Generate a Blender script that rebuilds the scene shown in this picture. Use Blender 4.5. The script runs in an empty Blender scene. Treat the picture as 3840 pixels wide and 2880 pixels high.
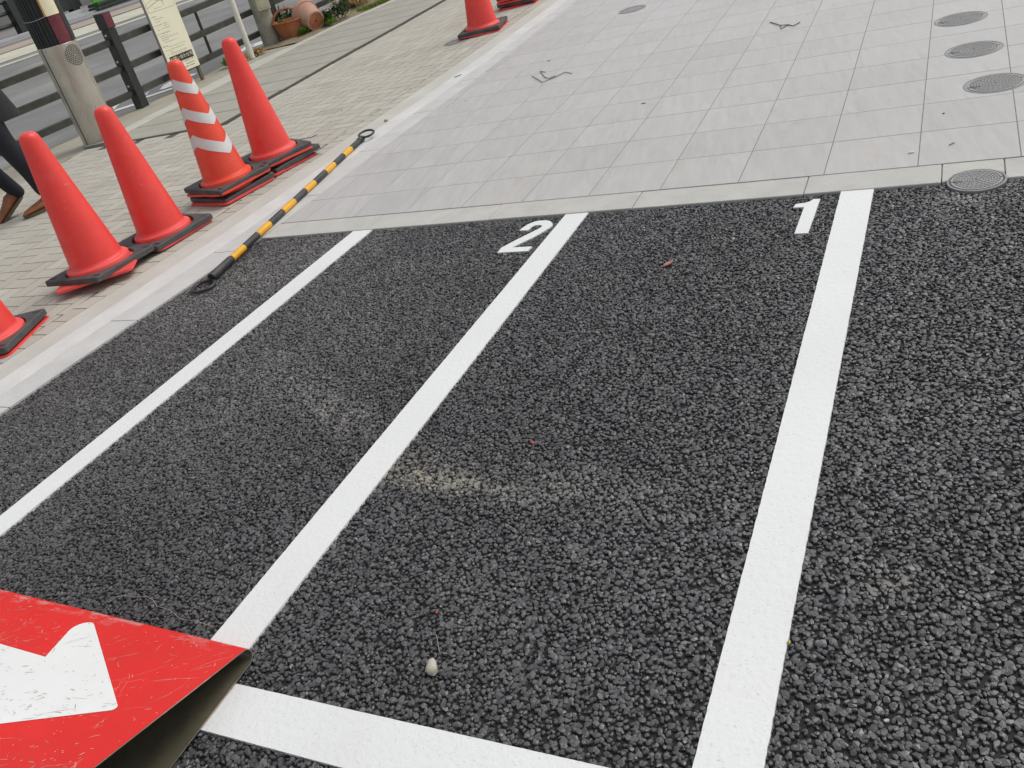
import bpy, bmesh, math, random
import numpy as np
from mathutils import Vector, Matrix, Euler

# ------------------------------------------------------------------ camera, sky, sun, exposure
scene = bpy.context.scene
PI = math.pi
UP = Vector((.035, .02, 1)).normalized()          # true plumb line: the lot falls 2 degrees to the street

cam_data = bpy.data.cameras.new("camera")
cam = bpy.data.objects.new("camera", cam_data)
scene.collection.objects.link(cam)
cam_data.sensor_width = 36
cam_data.lens = 30.107
cam_data.clip_start = .02
cam_data.clip_end = 2000
_R = ((0.888, 0.38017, -0.25869), (0.01027, -0.57882, -0.81539), (-0.45972, 0.72141, -0.5179))
cam.matrix_world = Matrix(((_R[0][0], -_R[1][0], -_R[2][0], 2.22),
                           (_R[0][1], -_R[1][1], -_R[2][1], -3.032),
                           (_R[0][2], -_R[1][2], -_R[2][2], 1.25),
                           (0, 0, 0, 1)))
scene.camera = cam

SUN_ELEV, SUN_AZ = math.radians(54), math.radians(50)     # azimuth counted from +X towards +Y
world = bpy.data.worlds.new("World")
scene.world = world
world.use_nodes = True
wn, wl = world.node_tree.nodes, world.node_tree.links
sky = wn.new('ShaderNodeTexSky')
sky.sky_type = 'NISHITA'
sky.sun_disc = False
sky.sun_elevation = SUN_ELEV
sky.sun_rotation = PI / 2 - SUN_AZ
sky.air_density = 1.0
sky.dust_density = 3.0
hs = wn.new('ShaderNodeHueSaturation')
hs.inputs['Saturation'].default_value = .22
wl.new(sky.outputs[0], hs.inputs['Color'])
bg = wn['Background']
wl.new(hs.outputs[0], bg.inputs['Color'])
bg.inputs['Strength'].default_value = .15

sun_data = bpy.data.lights.new("sun", 'SUN')
sun_data.energy = .9
sun_data.angle = math.radians(32)
sun_data.color = (1, .955, .88)
sun = bpy.data.objects.new("sun", sun_data)
scene.collection.objects.link(sun)
_sd = Vector((math.cos(SUN_ELEV) * math.cos(SUN_AZ), math.cos(SUN_ELEV) * math.sin(SUN_AZ), math.sin(SUN_ELEV)))
sun.rotation_euler = _sd.to_track_quat('Z', 'Y').to_euler()
sun.location = (0, 0, 12)

scene.view_settings.view_transform = 'Standard'
scene.view_settings.look = 'None'
scene.view_settings.gamma = 1
scene.view_settings.use_curve_mapping = False
scene.view_settings.exposure = 0.0
scene.cycles.max_bounces = 5
scene.cycles.diffuse_bounces = 3
scene.cycles.glossy_bounces = 2

random.seed(7)
rng = np.random.default_rng(11)
col = scene.collection

# ------------------------------------------------------------------ helpers
def tag(o, label=None, cat=None, group=None, kind=None):
    if label: o['label'] = label
    if cat: o['category'] = cat
    if group: o['group'] = group
    if kind: o['kind'] = kind
    return o

def empty(name, loc, label=None, cat=None, group=None, rz=0, up=None):
    o = bpy.data.objects.new(name, None)
    o.empty_display_size = .1
    col.objects.link(o)
    if up is None:
        o.location = loc; o.rotation_euler = (0, 0, rz)
    else:
        q = Vector((0, 0, 1)).rotation_difference(Vector(up))
        o.matrix_world = Matrix.Translation(Vector(loc)) @ q.to_matrix().to_4x4() @ Matrix.Rotation(rz, 4, 'Z')
    return tag(o, label, cat, group)

def obj(name, bm, mat, parent=None, smooth=None, kind=None):
    me = bpy.data.meshes.new(name)
    if isinstance(bm, bmesh.types.BMesh):
        bm.normal_update()
        bm.to_mesh(me); bm.free()
    else:
        me.from_pydata(bm[0], [], bm[1])
    me.update()
    for m in (mat if isinstance(mat, (list, tuple)) else [mat]):
        me.materials.append(m)
    o = bpy.data.objects.new(name, me)
    col.objects.link(o)
    if parent is not None: o.parent = parent
    if smooth is not None:
        for p in me.polygons: p.use_smooth = True
        if smooth < 180:
            me.set_sharp_from_angle(angle=math.radians(smooth))
    if kind: o['kind'] = kind
    return o

def copy_tree(o, parent=None):
    c = o.copy(); col.objects.link(c)
    if parent is not None: c.parent = parent
    for ch in list(o.children): copy_tree(ch, c)
    return c

def box(bm, x0, x1, y0, y1, z0, z1, bevel=0, mi=0):
    v = [bm.verts.new(p) for p in ((x0,y0,z0),(x1,y0,z0),(x1,y1,z0),(x0,y1,z0),(x0,y0,z1),(x1,y0,z1),(x1,y1,z1),(x0,y1,z1))]
    fs = [bm.faces.new([v[i] for i in q]) for q in ((3,2,1,0),(4,5,6,7),(0,1,5,4),(1,2,6,5),(2,3,7,6),(3,0,4,7))]
    for f in fs: f.material_index = mi
    if bevel:
        es = list({e for f in fs for e in f.edges})
        bmesh.ops.bevel(bm, geom=es, offset=bevel, segments=2, profile=.6, affect='EDGES')
    return v

def lathe(bm, prof, seg=48, cx=0, cy=0, mi=0, rfun=None):
    rings = []
    for r, z in prof:
        if r <= 1e-6:
            rings.append([bm.verts.new((cx, cy, z))])
        else:
            rings.append([bm.verts.new((cx + (rfun(r, z, 2*PI*k/seg) if rfun else r) * math.cos(2*PI*k/seg),
                                        cy + (rfun(r, z, 2*PI*k/seg) if rfun else r) * math.sin(2*PI*k/seg), z)) for k in range(seg)])
    for a, b in zip(rings, rings[1:]):
        for k in range(seg):
            k2 = (k+1) % seg
            if len(a) == 1 and len(b) == 1: continue
            if len(a) == 1: f = bm.faces.new((a[0], b[k2], b[k]))
            elif len(b) == 1: f = bm.faces.new((a[k], a[k2], b[0]))
            else: f = bm.faces.new((a[k], a[k2], b[k2], b[k]))
            f.material_index = mi
    bmesh.ops.recalc_face_normals(bm, faces=bm.faces)
    return bm

def tube(bm, pts, r, seg=8, cap=True, mi=0):
    pts = [Vector(p) for p in pts]
    rs = r if isinstance(r, (list, tuple)) else [r] * len(pts)
    rings = []
    ref = Vector((0, 0, 1))
    for i, p in enumerate(pts):
        d = (pts[min(i+1, len(pts)-1)] - pts[max(i-1, 0)]).normalized()
        a = d.cross(ref)
        if a.length < 1e-3: a = d.cross(Vector((1, 0, 0)))
        a.normalize(); b = a.cross(d).normalized()
        rings.append([bm.verts.new(p + (a*math.cos(2*PI*k/seg) + b*math.sin(2*PI*k/seg)) * rs[i]) for k in range(seg)])
    for u, v in zip(rings, rings[1:]):
        for k in range(seg):
            f = bm.faces.new((u[k], u[(k+1) % seg], v[(k+1) % seg], v[k])); f.material_index = mi
    if cap:
        f = bm.faces.new(rings[0][::-1]); f.material_index = mi
        f = bm.faces.new(rings[-1]); f.material_index = mi
    return bm

def prism(bm, outline, z0, z1, bottom=True, mi=0):
    lo = [bm.verts.new((x, y, z0)) for x, y in outline]
    hi = [bm.verts.new((x, y, z1)) for x, y in outline]
    n = len(outline)
    fs = [bm.faces.new(hi)]
    for k in range(n): fs.append(bm.faces.new((lo[k], lo[(k+1) % n], hi[(k+1) % n], hi[k])))
    if bottom: fs.append(bm.faces.new(lo[::-1]))
    for f in fs: f.material_index = mi
    bmesh.ops.recalc_face_normals(bm, faces=fs)
    return bm

def sheet(bm, edge_a, edge_b, z, depth=.08):
    """a strip between two polylines of equal length, with sides going down"""
    A = [bm.verts.new((x, y, z)) for x, y in edge_a]; B = [bm.verts.new((x, y, z)) for x, y in edge_b]
    A2 = [bm.verts.new((x, y, z-depth)) for x, y in edge_a]; B2 = [bm.verts.new((x, y, z-depth)) for x, y in edge_b]
    n = len(A)
    for i in range(n-1):
        bm.faces.new((A[i], B[i], B[i+1], A[i+1]))
        bm.faces.new((A2[i], A[i], A[i+1], A2[i+1]))
        bm.faces.new((B[i], B2[i], B2[i+1], B[i+1]))
    bm.faces.new((A[0], A2[0], B2[0], B[0])); bm.faces.new((A[-1], B[-1], B2[-1], A2[-1]))
    bmesh.ops.recalc_face_normals(bm, faces=bm.faces)
    return bm

def interp(y, table):
    ys = [t[0] for t in table]; xs = [t[1] for t in table]
    return float(np.interp(y, ys, xs))

# ------------------------------------------------------------------ materials
def lin(c):
    return tuple((x/12.92 if x <= .04045 else ((x+.055)/1.055)**2.4) for x in c)

class M:
    """small node-material builder"""
    def __init__(s, name, color, rough=.6, spec=.5, metal=0):
        s.m = bpy.data.materials.new(name); s.m.use_nodes = True
        s.n, s.l = s.m.node_tree.nodes, s.m.node_tree.links
        s.b = s.n['Principled BSDF']
        s.b.inputs['Roughness'].default_value = rough
        s.b.inputs['Specular IOR Level'].default_value = spec
        s.b.inputs['Metallic'].default_value = metal
        rgb = s.n.new('ShaderNodeRGB'); rgb.outputs[0].default_value = (*color, 1)
        s.c = rgb.outputs[0]
        s.l.new(s.c, s.b.inputs['Base Color'])
        s.h = None
    def coords(s, kind='Object', scale=(1, 1, 1), rot=(0, 0, 0)):
        tc = s.n.new('ShaderNodeNewGeometry').outputs['Position'] if kind == 'World' else s.n.new('ShaderNodeTexCoord').outputs[kind]
        mp = s.n.new('ShaderNodeMapping'); mp.inputs['Scale'].default_value = scale; mp.inputs['Rotation'].default_value = rot
        s.l.new(tc, mp.inputs[0]); return mp.outputs[0]
    def noise(s, scale, detail=4, rough=.55, kind='Object', stretch=(1, 1, 1), rot=(0, 0, 0), dist=0):
        t = s.n.new('ShaderNodeTexNoise'); t.inputs['Scale'].default_value = scale; t.inputs['Detail'].default_value = detail
        t.inputs['Roughness'].default_value = rough; t.inputs['Distortion'].default_value = dist
        s.l.new(s.coords(kind, stretch, rot), t.inputs['Vector']); return t.outputs['Fac']
    def ramp(s, fac, p0, p1, v0=0, v1=1):
        r = s.n.new('ShaderNodeMapRange'); r.inputs['From Min'].default_value = p0; r.inputs['From Max'].default_value = p1
        r.inputs['To Min'].default_value = v0; r.inputs['To Max'].default_value = v1
        s.l.new(fac, r.inputs['Value']); return r.outputs[0]
    def math(s, op, a, b):
        r = s.n.new('ShaderNodeMath'); r.operation = op
        for i, v in enumerate((a, b)):
            if hasattr(v, 'default_value'): s.l.new(v, r.inputs[i])
            else: r.inputs[i].default_value = v
        return r.outputs[0]
    def mix(s, fac, color, blend='MIX'):
        x = s.n.new('ShaderNodeMix'); x.data_type = 'RGBA'; x.blend_type = blend
        if hasattr(fac, 'default_value'): s.l.new(fac, x.inputs[0])
        else: x.inputs[0].default_value = fac
        s.l.new(s.c, x.inputs[6])
        if hasattr(color, 'default_value'): s.l.new(color, x.inputs[7])
        else: x.inputs[7].default_value = (*color, 1)
        s.c = x.outputs[2]; s.l.new(s.c, s.b.inputs['Base Color']); return s
    def scale_by(s, fac):
        """multiply the base colour by a value"""
        cmb = s.n.new('ShaderNodeCombineColor')
        for i in range(3): s.l.new(fac, cmb.inputs[i])
        return s.mix(1.0, cmb.outputs[0], 'MULTIPLY')
    def attr(s, name):
        a = s.n.new('ShaderNodeAttribute'); a.attribute_name = name; return a.outputs['Fac']
    def rough(s, fac):
        s.l.new(fac, s.b.inputs['Roughness']); return s
    def bump(s, fac, strength=.3, dist=.002):
        b = s.n.new('ShaderNodeBump'); b.inputs['Strength'].default_value = strength; b.inputs['Distance'].default_value = dist
        s.l.new(fac, b.inputs['Height'])
        if s.h is not None: s.l.new(s.h, b.inputs['Normal'])
        s.h = b.outputs[0]; s.l.new(s.h, s.b.inputs['Normal']); return s

def simple(name, color, rough=.6, var=.12, scale=12, bump=.0, spec=.5, metal=0, dirt=None, kind='Object'):
    m = M(name, color, rough, spec, metal)
    m.scale_by(m.ramp(m.noise(scale, 5, .6, kind), .25, .75, 1-var, 1+var))
    if dirt: m.mix(m.ramp(m.noise(scale*.6, 6, .65, kind), .52, .75, 0, dirt[1]), dirt[0])
    if bump: m.bump(m.noise(scale*12, 4, .6, kind), bump, .002)
    return m.m

# --- ground materials
a_ = M('asphalt_stone', (.078, .078, .080), .4, .60)
a_.scale_by(a_.attr('tone'))
a_.scale_by(a_.ramp(a_.noise(1.3, 3, .5, 'World'), .3, .7, .84, 1.2))
dust = a_.math('MULTIPLY', a_.ramp(a_.noise(3.2, 5, .6, 'World', (1, 1.6, 1)), .58, .74, 0, .20), a_.ramp(a_.noise(60, 3, .6, 'World'), .35, .65, .3, 1))
a_.mix(dust, (.30, .28, .24))
def dust_spot(mm, x, y, rx, ry, strength, color, rot=0):
    mp = mm.n.new('ShaderNodeMapping'); mp.vector_type = 'TEXTURE'
    mp.inputs['Location'].default_value = (x, y, 0); mp.inputs['Rotation'].default_value = (0, 0, rot); mp.inputs['Scale'].default_value = (rx, ry, 1e3)
    g = mm.n.new('ShaderNodeNewGeometry'); mm.l.new(g.outputs['Position'], mp.inputs[0])
    gr = mm.n.new('ShaderNodeTexGradient'); gr.gradient_type = 'SPHERICAL'; mm.l.new(mp.outputs[0], gr.inputs[0])
    f = mm.math('MULTIPLY', mm.ramp(gr.outputs['Fac'], 0, .7, 0, strength), mm.ramp(mm.noise(26, 5, .75, 'World'), .36, .60, .0, 1))
    f = mm.math('MULTIPLY', f, mm.ramp(mm.attr('rnd'), .15, .75, .25, 1.25))
    mm.mix(f, color)
dust_spot(a_, 1.06, -1.705, .22, .055, .75, (.345, .325, .25), math.radians(-9))
dust_spot(a_, 1.00, -1.66, .22, .09, .38, (.38, .35, .28), math.radians(-9))
dust_spot(a_, 1.45, -1.70, .45, .10, .24, (.36, .35, .31), 0)
dust_spot(a_, .45, -1.35, .5, .12, .30, (.38, .37, .34), -.5)
dust_spot(a_, 1.24, -1.72, .20, .045, .45, (.36, .345, .29), math.radians(-9))
dust_spot(a_, .60, -1.45, .20, .10, .28, (.33, .31, .28), math.radians(-20))
dust_spot(a_, 2.12, -1.87, .075, .05, .45, (.33, .31, .26), .3)
dust_spot(a_, 1.42, -1.69, .10, .08, .28, (.33, .31, .28), 0)
dust_spot(a_, 2.25, -.27, .17, .10, .40, (.45, .43, .38), .2)
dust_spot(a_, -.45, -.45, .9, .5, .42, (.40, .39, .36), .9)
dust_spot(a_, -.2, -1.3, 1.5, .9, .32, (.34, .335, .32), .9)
dust_spot(a_, 2.3, -2.1, .22, .12, .20, (.30, .29, .27), .4)
a_.rough(a_.ramp(a_.attr('rnd'), 0, 1, .30, .58))
a_.bump(a_.noise(420, 3, .6, 'World'), .22, .0012)
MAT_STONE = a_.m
MAT_BITUMEN = simple('bitumen', (.010, .010, .011), .75, .2, 30, kind='World')

p_ = M('line_paint', (.80, .81, .80), .5, .4)
p_.scale_by(p_.ramp(p_.noise(2.2, 4, .6, 'World'), .3, .7, .955, 1.02))
p_.mix(p_.ramp(p_.noise(210, 2, .5, 'World'), .64, .72, 0, .40), (.42, .41, .39))
p_.mix(p_.ramp(p_.noise(38, 6, .75, 'World'), .60, .72, 0, .22), (.50, .49, .47))
p_.mix(p_.ramp(p_.noise(5, 5, .65, 'World'), .60, .80, 0, .16), (.55, .50, .45))
p_.mix(p_.ramp(p_.noise(1.1, 6, .7, 'World', (1, .35, 1)), .56, .75, 0, .22), (.56, .555, .54))
p_.bump(p_.noise(240, 3, .6, 'World'), .25, .0012)
p_.bump(p_.noise(75, 3, .5, 'World'), .30, .004)
MAT_PAINT = p_.m

t_ = M('floor_tile', (.485, .477, .462), .42, .35)
t_.scale_by(t_.attr('tone'))
def tile_noise(scale, size, rot, detail=5, rough=.6, dist=.3):
    mp = t_.n.new('ShaderNodeMapping'); mp.vector_type = 'TEXTURE'; mp.inputs['Scale'].default_value = size; mp.inputs['Rotation'].default_value = (0, 0, rot)
    t_.l.new(t_.n.new('ShaderNodeNewGeometry').outputs['Position'], mp.inputs[0])
    nz = t_.n.new('ShaderNodeTexNoise'); nz.noise_dimensions = '4D'; nz.inputs['Scale'].default_value = scale; nz.inputs['Detail'].default_value = detail
    nz.inputs['Roughness'].default_value = rough; nz.inputs['Distortion'].default_value = dist
    t_.l.new(mp.outputs[0], nz.inputs['Vector']); t_.l.new(t_.math('MULTIPLY', t_.attr('seed'), 40.0), nz.inputs['W'])
    return nz.outputs['Fac']
st = tile_noise(26, (1, 5.5, 1), math.radians(14))
t_.scale_by(t_.ramp(st, .30, .70, .89, 1.07))
t_.mix(t_.ramp(tile_noise(34, (1, 7, 1), math.radians(10), 6, .65, .5), .52, .68, 0, .46), (.37, .36, .34))
t_.mix(t_.ramp(tile_noise(5, (1, 1.6, 1), math.radians(14), 4), .55, .75, 0, .32), (.53, .455, .38))
t_.mix(t_.ramp(t_.noise(.45, 3, .5, 'World'), .35, .65, 0, .30), (.60, .59, .595))
t_.scale_by(t_.ramp(t_.noise(240, 3, .6, 'World'), .3, .7, .955, 1.04))
t_.rough(t_.ramp(st, .3, .7, .48, .68))
t_.bump(t_.noise(90, 4, .6, 'World'), .12, .002)
MAT_TILE = t_.m
MAT_GROUT = simple('tile_grout', (.185, .178, .165), .85, .2, 20, kind='World')

def concrete(name, c, stain=(.30, .29, .26), amt=.4, scale=6):
    m = M(name, c, .8, .3)
    m.scale_by(m.ramp(m.noise(scale, 6, .62, 'World'), .25, .75, .88, 1.1))
    m.mix(m.ramp(m.noise(scale*2.2, 6, .7, 'World', (.5, 1.4, 1)), .55, .78, 0, amt), stain)
    m.mix(m.ramp(m.noise(scale*.7, 4, .6, 'World'), .5, .75, 0, .22), (.56, .54, .46))
    m.scale_by(m.ramp(m.noise(190, 3, .6, 'World'), .3, .7, .94, 1.05))
    m.bump(m.noise(150, 4, .65, 'World'), .22, .002)
    return m.m
MAT_BORDER = concrete('border_concrete', (.515, .512, .48), (.34, .34, .325), .5, 7)
MAT_GUTTER = concrete('gutter_concrete', (.545, .54, .49), (.42, .41, .36), .30, 4)
MAT_BAND = concrete('pale_mortar', (.655, .655, .635), (.52, .52, .50), .2, 5)
MAT_MORTAR = concrete('grey_mortar', (.58, .58, .565), (.42, .42, .40), .35, 6)
MAT_SLAB = concrete('slab_concrete', (.385, .372, .32), (.28, .27, .23), .35, 5)
MAT_KERBSTONE = concrete('kerb_stone', (.53, .52, .46), (.34, .32, .27), .4, 4)
MAT_SLABJOINT = simple('dark_joint', (.06, .058, .046), .95, .3, 25, kind='World')
MAT_JOINT = simple('sandy_joint', (.085, .08, .064), .95, .3, 25, kind='World')

k_ = M('paving_brick', (.475, .452, .392), .85, .25)
k_.scale_by(k_.attr('tone'))
k_.mix(k_.ramp(k_.noise(1.4, 3, .6, 'World'), .42, .68, 0, .40), (.49, .43, .365))
k_.mix(k_.ramp(k_.noise(3.5, 5, .65, 'World'), .55, .75, 0, .35), (.44, .44, .38))
k_.scale_by(k_.ramp(k_.noise(160, 4, .65, 'World'), .3, .7, .88, 1.1))
k_.mix(k_.ramp(k_.noise(26, 5, .7, 'World'), .62, .74, 0, .4), (.66, .65, .60))
k_.bump(k_.noise(170, 4, .65, 'World'), .35, .002)
MAT_BRICK = k_.m

r_ = M('road_asphalt', (.205, .205, .20), .75, .4)
r_.scale_by(r_.ramp(r_.noise(.9, 4, .55, 'World'), .3, .7, .82, 1.22))
r_.scale_by(r_.ramp(r_.noise(60, 4, .7, 'World'), .3, .7, .80, 1.2))
r_.mix(r_.ramp(r_.noise(.5, 3, .5, 'World', (2, .5, 1)), .55, .68, 0, .35), (.40, .40, .36))  # pale patches: sunlit stretches of road painted into the colour
r_.bump(r_.noise(140, 3, .7, 'World'), .4, .003)
MAT_ROAD = r_.m
MAT_ROADPAINT = simple('road_paint', (.72, .72, .70), .6, .1, 9, kind='World', dirt=((.4, .4, .38), .4))
MAT_CREAM = simple('cream_road_surface', (.56, .55, .44), .75, .16, .9, kind='World', dirt=((.38, .38, .33), .4))
MAT_TAN = simple('tan_pavement', (.40, .345, .285), .8, .12, 1.5, kind='World')
MAT_PURPLE = simple('mauve_pavement', (.26, .245, .26), .8, .14, 1.5, kind='World')
MAT_DIRT = simple('sandy_soil', (.26, .215, .14), .95, .3, 14, bump=.6, kind='World', dirt=((.12, .09, .055), .6))
MAT_EARTH = simple('earth', (.22, .21, .19), .9, .2, .4, kind='World')

# --- object materials
def plastic(name, c, sheen=.42, fade=(.80, .22, .22)):
    m = M(name, c, sheen, .5)
    m.scale_by(m.ramp(m.noise(7, 4, .6), .3, .7, .92, 1.07))
    m.mix(m.ramp(m.noise(9, 5, .7, 'World'), .54, .80, 0, .22), fade)
    m.mix(m.ramp(m.noise(24, 6, .75, 'World', (1, 1, .6)), .62, .70, 0, .28), (.40, .10, .08))
    m.mix(m.ramp(m.noise(40, 4, .6, 'World', (1, .3, 1)), .67, .72, 0, .4), (.82, .30, .27))
    m.mix(m.ramp(m.noise(70, 2, .5, stretch=(1, 1, .25)), .72, .78, 0, .55), (.80, .35, .33))
    m.rough(m.ramp(m.noise(11, 4, .6), .3, .7, sheen-.06, sheen+.12))
    m.bump(m.noise(180, 3, .6), .06, .002)
    return m.m
MAT_CONE = plastic('cone_red', (.86, .060, .048))
MAT_CONE_ORANGE = plastic('cone_orange_red', (.84, .075, .036))
MAT_CONE_PALE = plastic('cone_flange_red', (.84, .085, .075), .45, (.82, .33, .30))
MAT_REFLECT = simple('reflective_white', (.70, .70, .68), .38, .06, 12, dirt=((.5, .5, .5), .3))
ru = M('black_rubber', (.072, .072, .072), .62, .4)
ru.scale_by(ru.ramp(ru.noise(10, 5, .65), .3, .7, .75, 1.4))
ru.mix(ru.ramp(ru.noise(22, 6, .7), .56, .76, 0, .35), (.24, .23, .20))
ru.mix(ru.ramp(ru.noise(120, 2, .5), .74, .78, 0, .6), (.5, .5, .48))
ru.bump(ru.noise(120, 4, .65), .25, .002)
MAT_RUBBER = ru.m
MAT_BARBLACK = simple('bar_black', (.032, .033, .034), .45, .25, 25, dirt=((.16, .16, .15), .35), bump=.08)
MAT_BARYELLOW = simple('bar_yellow', (.80, .40, .012), .38, .07, 25, dirt=((.45, .24, .03), .30))
MAT_RING = simple('ring_black', (.020, .021, .025), .35, .2, 30, dirt=((.12, .12, .12), .3))

# red sign sheet with scratches
s_ = M('sign_red', (.71, .022, .018), .36, .28)
s_.scale_by(s_.ramp(s_.noise(5, 4, .6), .3, .7, .93, 1.06))
def scratches(mm, color, scale, stretch, rot, lo, hi, amt, gate=.5):
    f = mm.ramp(mm.noise(scale, 2, .4, stretch=stretch, rot=(0, 0, rot), dist=.25), lo, hi, 0, amt)
    g = mm.ramp(mm.noise(7 + scale*.05, 4, .6), gate, gate+.12, 0, 1)
    mm.mix(mm.math('MULTIPLY', f, g), color)
s_.mix(s_.ramp(s_.noise(13, 5, .7), .63, .80, 0, .25), (.55, .03, .04))
_sx = s_.n.new('ShaderNodeSeparateXYZ'); s_.l.new(s_.coords('Object'), _sx.inputs[0])
_edge = s_.ramp(_sx.outputs['Y'], -.040, -.012, 0, 1)
_wear = s_.math('MULTIPLY', _edge, s_.ramp(s_.noise(26, 6, .7, stretch=(.6, 1.6, 1)), .50, .60, 0, 1))
s_.mix(s_.math('MULTIPLY', _wear, s_.ramp(s_.noise(3, 3, .6), .35, .6, .15, .9)), (.52, .42, .38))
s_.rough(s_.ramp(s_.noise(9, 4, .6), .3, .7, .26, .46))
s_.bump(s_.noise(60, 4, .6), .05, .002)
MAT_SIGNRED = s_.m
w_ = M('sign_white', (.80, .815, .80), .36, .5)
w_.scale_by(w_.ramp(w_.noise(5, 4, .6), .3, .7, .97, 1.02))
w_.mix(w_.ramp(w_.noise(3.5, 5, .65), .55, .75, 0, .18), (.62, .62, .60))
MAT_SIGNWHITE = w_.m
i_ = M('sign_inside_metal', (.125, .112, .075), .40, .5, .2)
i_.scale_by(i_.ramp(i_.noise(6, 5, .65), .3, .7, .6, 1.4))
i_.mix(i_.ramp(i_.noise(12, 6, .7), .62, .66, 0, .55), (.34, .29, .21))
i_.mix(i_.ramp(i_.noise(8, 4, .6), .55, .75, 0, .6), (.03, .035, .035))
i_.bump(i_.noise(40, 4, .6), .1, .002)
MAT_SIGNMETAL = i_.m
MAT_SCRATCH = simple('paint_scratch', (.72, .33, .28), .6, .3, 40)
MAT_SCRATCHDARK = simple('bare_metal_scratch', (.30, .27, .24), .5, .4, 60)
MAT_SIGNEDGE = simple('sign_cut_edge', (.42, .40, .34), .4, .3, 60, metal=.5, dirt=((.15, .13, .1), .6))

iron = M('cast_iron', (.25, .25, .25), .55, .5, .1)
iron.scale_by(iron.ramp(iron.noise(20, 5, .65, 'World'), .3, .7, .82, 1.18))
iron.mix(iron.ramp(iron.noise(9, 5, .7, 'World'), .52, .75, 0, .35), (.34, .335, .32))
iron.bump(iron.noise(260, 3, .6, 'World'), .25, .001)
MAT_IRON = iron.m
MAT_IRON_LID = simple('iron_lid', (.12, .12, .12), .6, .2, 30, kind='World')
MAT_IRON_DARK = simple('iron_groove', (.075, .075, .075), .7, .2, 30, kind='World')
MAT_IRON_RAISED = simple('iron_raised', (.31, .31, .305), .5, .12, 30, kind='World', metal=.1)

ss = M('brushed_steel', (.56, .53, .46), .3, .6, .62)
ss.scale_by(ss.ramp(ss.noise(6, 4, .6), .3, .7, .85, 1.12))
ss.mix(ss.ramp(ss.noise(3, 4, .6), .50, .75, 0, .30), (.36, .31, .24))
ss.rough(ss.ramp(ss.noise(60, 3, .6, stretch=(1, 1, .1)), .3, .7, .24, .40))
MAT_STEEL = ss.m
MAT_STEEL_DARK = simple('steel_seam', (.03, .03, .028), .5, .2, 20)
MAT_RIBBED = simple('ribbed_black', (.022, .026, .028), .5, .3, 20)
MAT_CREAMLENS = simple('cream_lens', (.88, .82, .58), .4, .03, 6)
MAT_AMBER = simple('amber_edge', (.65, .33, .10), .4, .1, 20)
MAT_MAROON = simple('maroon_reflector', (.16, .030, .042), .32, .3, 12)
MAT_FENCE = simple('fence_black', (.026, .030, .026), .35, .3, 14, dirt=((.16, .15, .12), .35), bump=.1)
MAT_RAILDIRT = simple('fence_rail_black', (.055, .057, .048), .24, .3, 10, dirt=((.20, .18, .13), .4), bump=.1)
MAT_BOARD = simple('board_cream', (.92, .885, .68), .45, .03, 5)
MAT_BOARDEDGE = simple('board_grey_edge', (.36, .35, .33), .5, .1, 14)
MAT_INK = simple('ink', (.03, .028, .02), .6, .2, 90)
MAT_INKSOFT = simple('ink_soft', (.09, .08, .05), .6, .2, 120)
MAT_INKRED = simple('ink_red', (.62, .30, .22), .6, .15, 90)
MAT_INKBLACK = simple('ink_black', (.030, .032, .022), .5, .2, 40)
MAT_WOODLEG = simple('brown_leg', (.15, .115, .07), .6, .3, 20)
MAT_WHITEPOLE = simple('white_pole_paint', (.76, .735, .66), .38, .06, 8, dirt=((.45, .38, .28), .3))
cp = M('weathered_pole', (.36, .355, .29), .8, .3)
cp.scale_by(cp.ramp(cp.noise(9, 6, .65), .3, .7, .72, 1.25))
cp.mix(cp.ramp(cp.noise(16, 6, .7), .54, .72, 0, .6), (.13, .14, .14))
cp.mix(cp.ramp(cp.noise(30, 4, .7), .66, .74, 0, .6), (.55, .53, .44))
cp.bump(cp.noise(60, 5, .65), .3, .003)
MAT_CONCPOLE = cp.m
MAT_BOXCREAM = simple('box_cream', (.50, .47, .33), .6, .15, 14, dirt=((.3, .27, .2), .5))
def terracotta(name, c, chalk):
    m = M(name, c, .8, .25)
    m.scale_by(m.ramp(m.noise(8, 5, .65), .3, .7, .82, 1.15))
    m.mix(m.ramp(m.noise(6, 5, .65), .45, .75, 0, chalk), (.55, .38, .30))
    m.bump(m.noise(70, 4, .6), .2, .002); return m.m
MAT_TERRA = terracotta('terracotta_warm', (.40, .145, .065), .25)
MAT_TERRA_PALE = terracotta('terracotta_pale', (.52, .30, .225), .55)
MAT_SOIL = simple('potting_soil', (.10, .07, .04), .95, .3, 40, bump=.6)
def leaf(name, c, c2):
    m = M(name, c, .5, .35)
    m.mix(m.ramp(m.attr('tone'), 0, 1, 0, 1), c2)
    return m.m
MAT_LEAFDARK = leaf('leaf_dark', (.020, .055, .014), (.075, .13, .04))
MAT_LEAFGREEN = leaf('leaf_green', (.06, .17, .012), (.18, .32, .04))
MAT_GRASSY = leaf('grass_blade', (.09, .17, .012), (.26, .32, .04))
MAT_DRYLEAF = leaf('dry_leaf', (.34, .20, .06), (.62, .47, .22))
MAT_PETALW = simple('white_petal', (.80, .80, .78), .6, .05, 30)
MAT_PETALO = simple('orange_petal', (.86, .26, .012), .55, .15, 60)
MAT_BARK = simple('bark', (.13, .10, .085), .9, .35, 20, bump=.8, dirt=((.05, .04, .035), .5))
MAT_STEM = simple('dry_stem', (.33, .30, .16), .8, .2, 20)
MAT_SKIN = simple('skin', (.50, .30, .21), .5, .06, 12)
MAT_HAIR = simple('hair', (.02, .015, .012), .5, .3, 60)
MAT_TROUSER = simple('navy_trousers', (.010, .012, .020), .8, .35, 30, bump=.2)
MAT_COAT = simple('black_coat', (.014, .014, .016), .75, .3, 30, bump=.2)
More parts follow.
